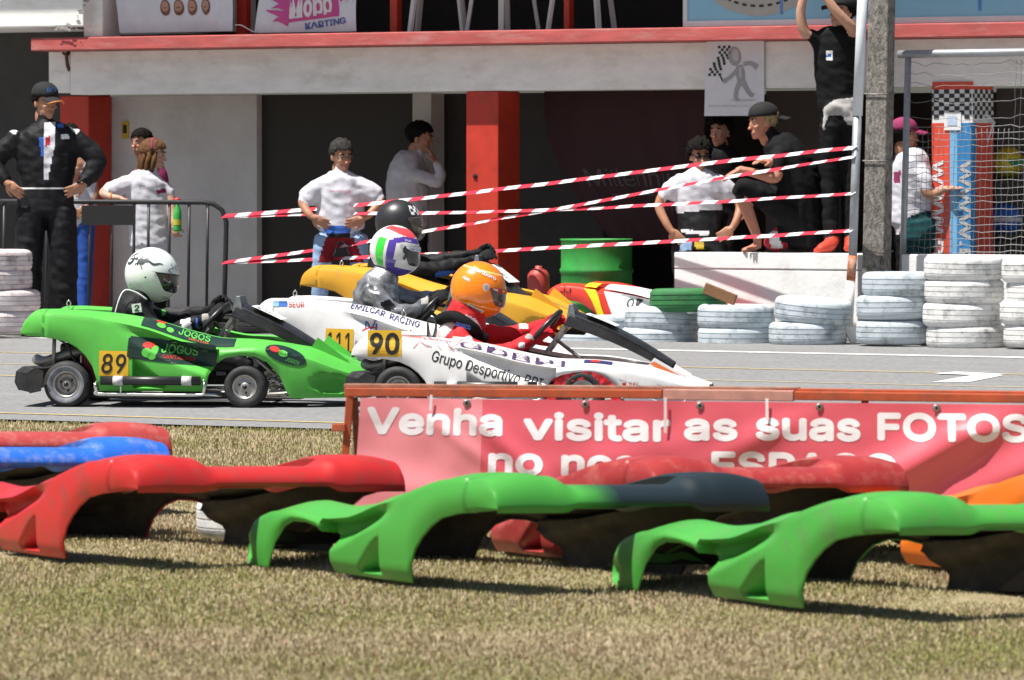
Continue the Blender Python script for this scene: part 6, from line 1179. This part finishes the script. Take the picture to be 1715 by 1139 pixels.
grass('dry_grass', 520000, 14.6, 37.0, .002, .008, 5, 'short dry grass with green tufts covering the verge')
# ---- things stacked in the right garage behind the mesh
it = MB(); 
for k, (px, py, m, nm, lb) in enumerate(((1688, 275, M('yellow_green_helmet_paint', (.62, .48, .02), .4), 'spare_helmet', 'yellow helmet with green band on a shelf behind the mesh'), (1682, 368, M('blue_bag_cloth', (.03, .14, .55), .7, var=.15), 'blue_bag', 'blue bag with a white stripe on the garage shelf'))):
    a, z = bl(px, py, .75); e_ = empty(nm, Matrix.Translation(B0) @ Matrix.Rotation(-TH, 4, 'Z') @ Vector((a, .75, z - .12)), -TH); tag(e_, lb, 'helmet' if k == 0 else 'bag')
    if k == 0:
        v_, f_ = ell((0, 0, .13), (.13, .15, .14), 24, 16); MB().add(v_, f_, 0, True).build('helmet_shell', m, e_); MB().lathe([(.137, .10), (.143, .13), (.141, .16), (.13, .165)], 24).build('green_band', plain('green_band_paint', (.02, .22, .05)), e_)
    else:
        v_, f_ = ell((0, 0, .12), (.16, .11, .14), 24, 16); MB().add([(x, y, max(0, z)) for x, y, z in v_], f_, 0, True).build('bag_body', m, e_); MB().lathe([(.150, .10), (.163, .10), (.163, .14), (.150, .14)], 28, Matrix.Diagonal((1, .70, 1, 1))).build('white_stripe', wwh, e_)
sh = empty('metal_shelf', Matrix.Translation(B0) @ Matrix.Rotation(-TH, 4, 'Z') @ Vector((bl(1684, 300, .75)[0], .75, 0)), -TH); tag(sh, 'dark metal shelf in the garage behind the mesh fence', 'shelf')
for py in (296, 398): z = bl(1684, py, .75)[1]; MB().box(-.22, .5, -.2, .2, z - .03, z - .005).build('board', blkp, sh, .004)
for x in (-.2, .48):
    for y in (-.18, .18): MB().box(x - .015, x + .015, y - .015, y + .015, 0, 1.9).build('post', blkp, sh)
# ---- clutter behind the yellow kart: a stool and a fire bucket
q0 = P(902, 480, 49.0); q0.z = 0; e_ = empty('red_fuel_can', q0); tag(e_, 'red fuel can on a grey stand left of the green drum', 'fuel can'); MB().lathe([(0, .34), (.085, .34), (.095, .37), (.095, .52), (.07, .56), (.03, .58), (.03, .60), (0, .60)], 20).build('can', M('dull_red_can', (.40, .05, .04), .5, var=.2), e_)
MB().lathe([(.13, 0), (.12, .02), (.03, .04), (.03, .31), (.11, .335), (0, .338)], 20).build('stand', steel, e_)
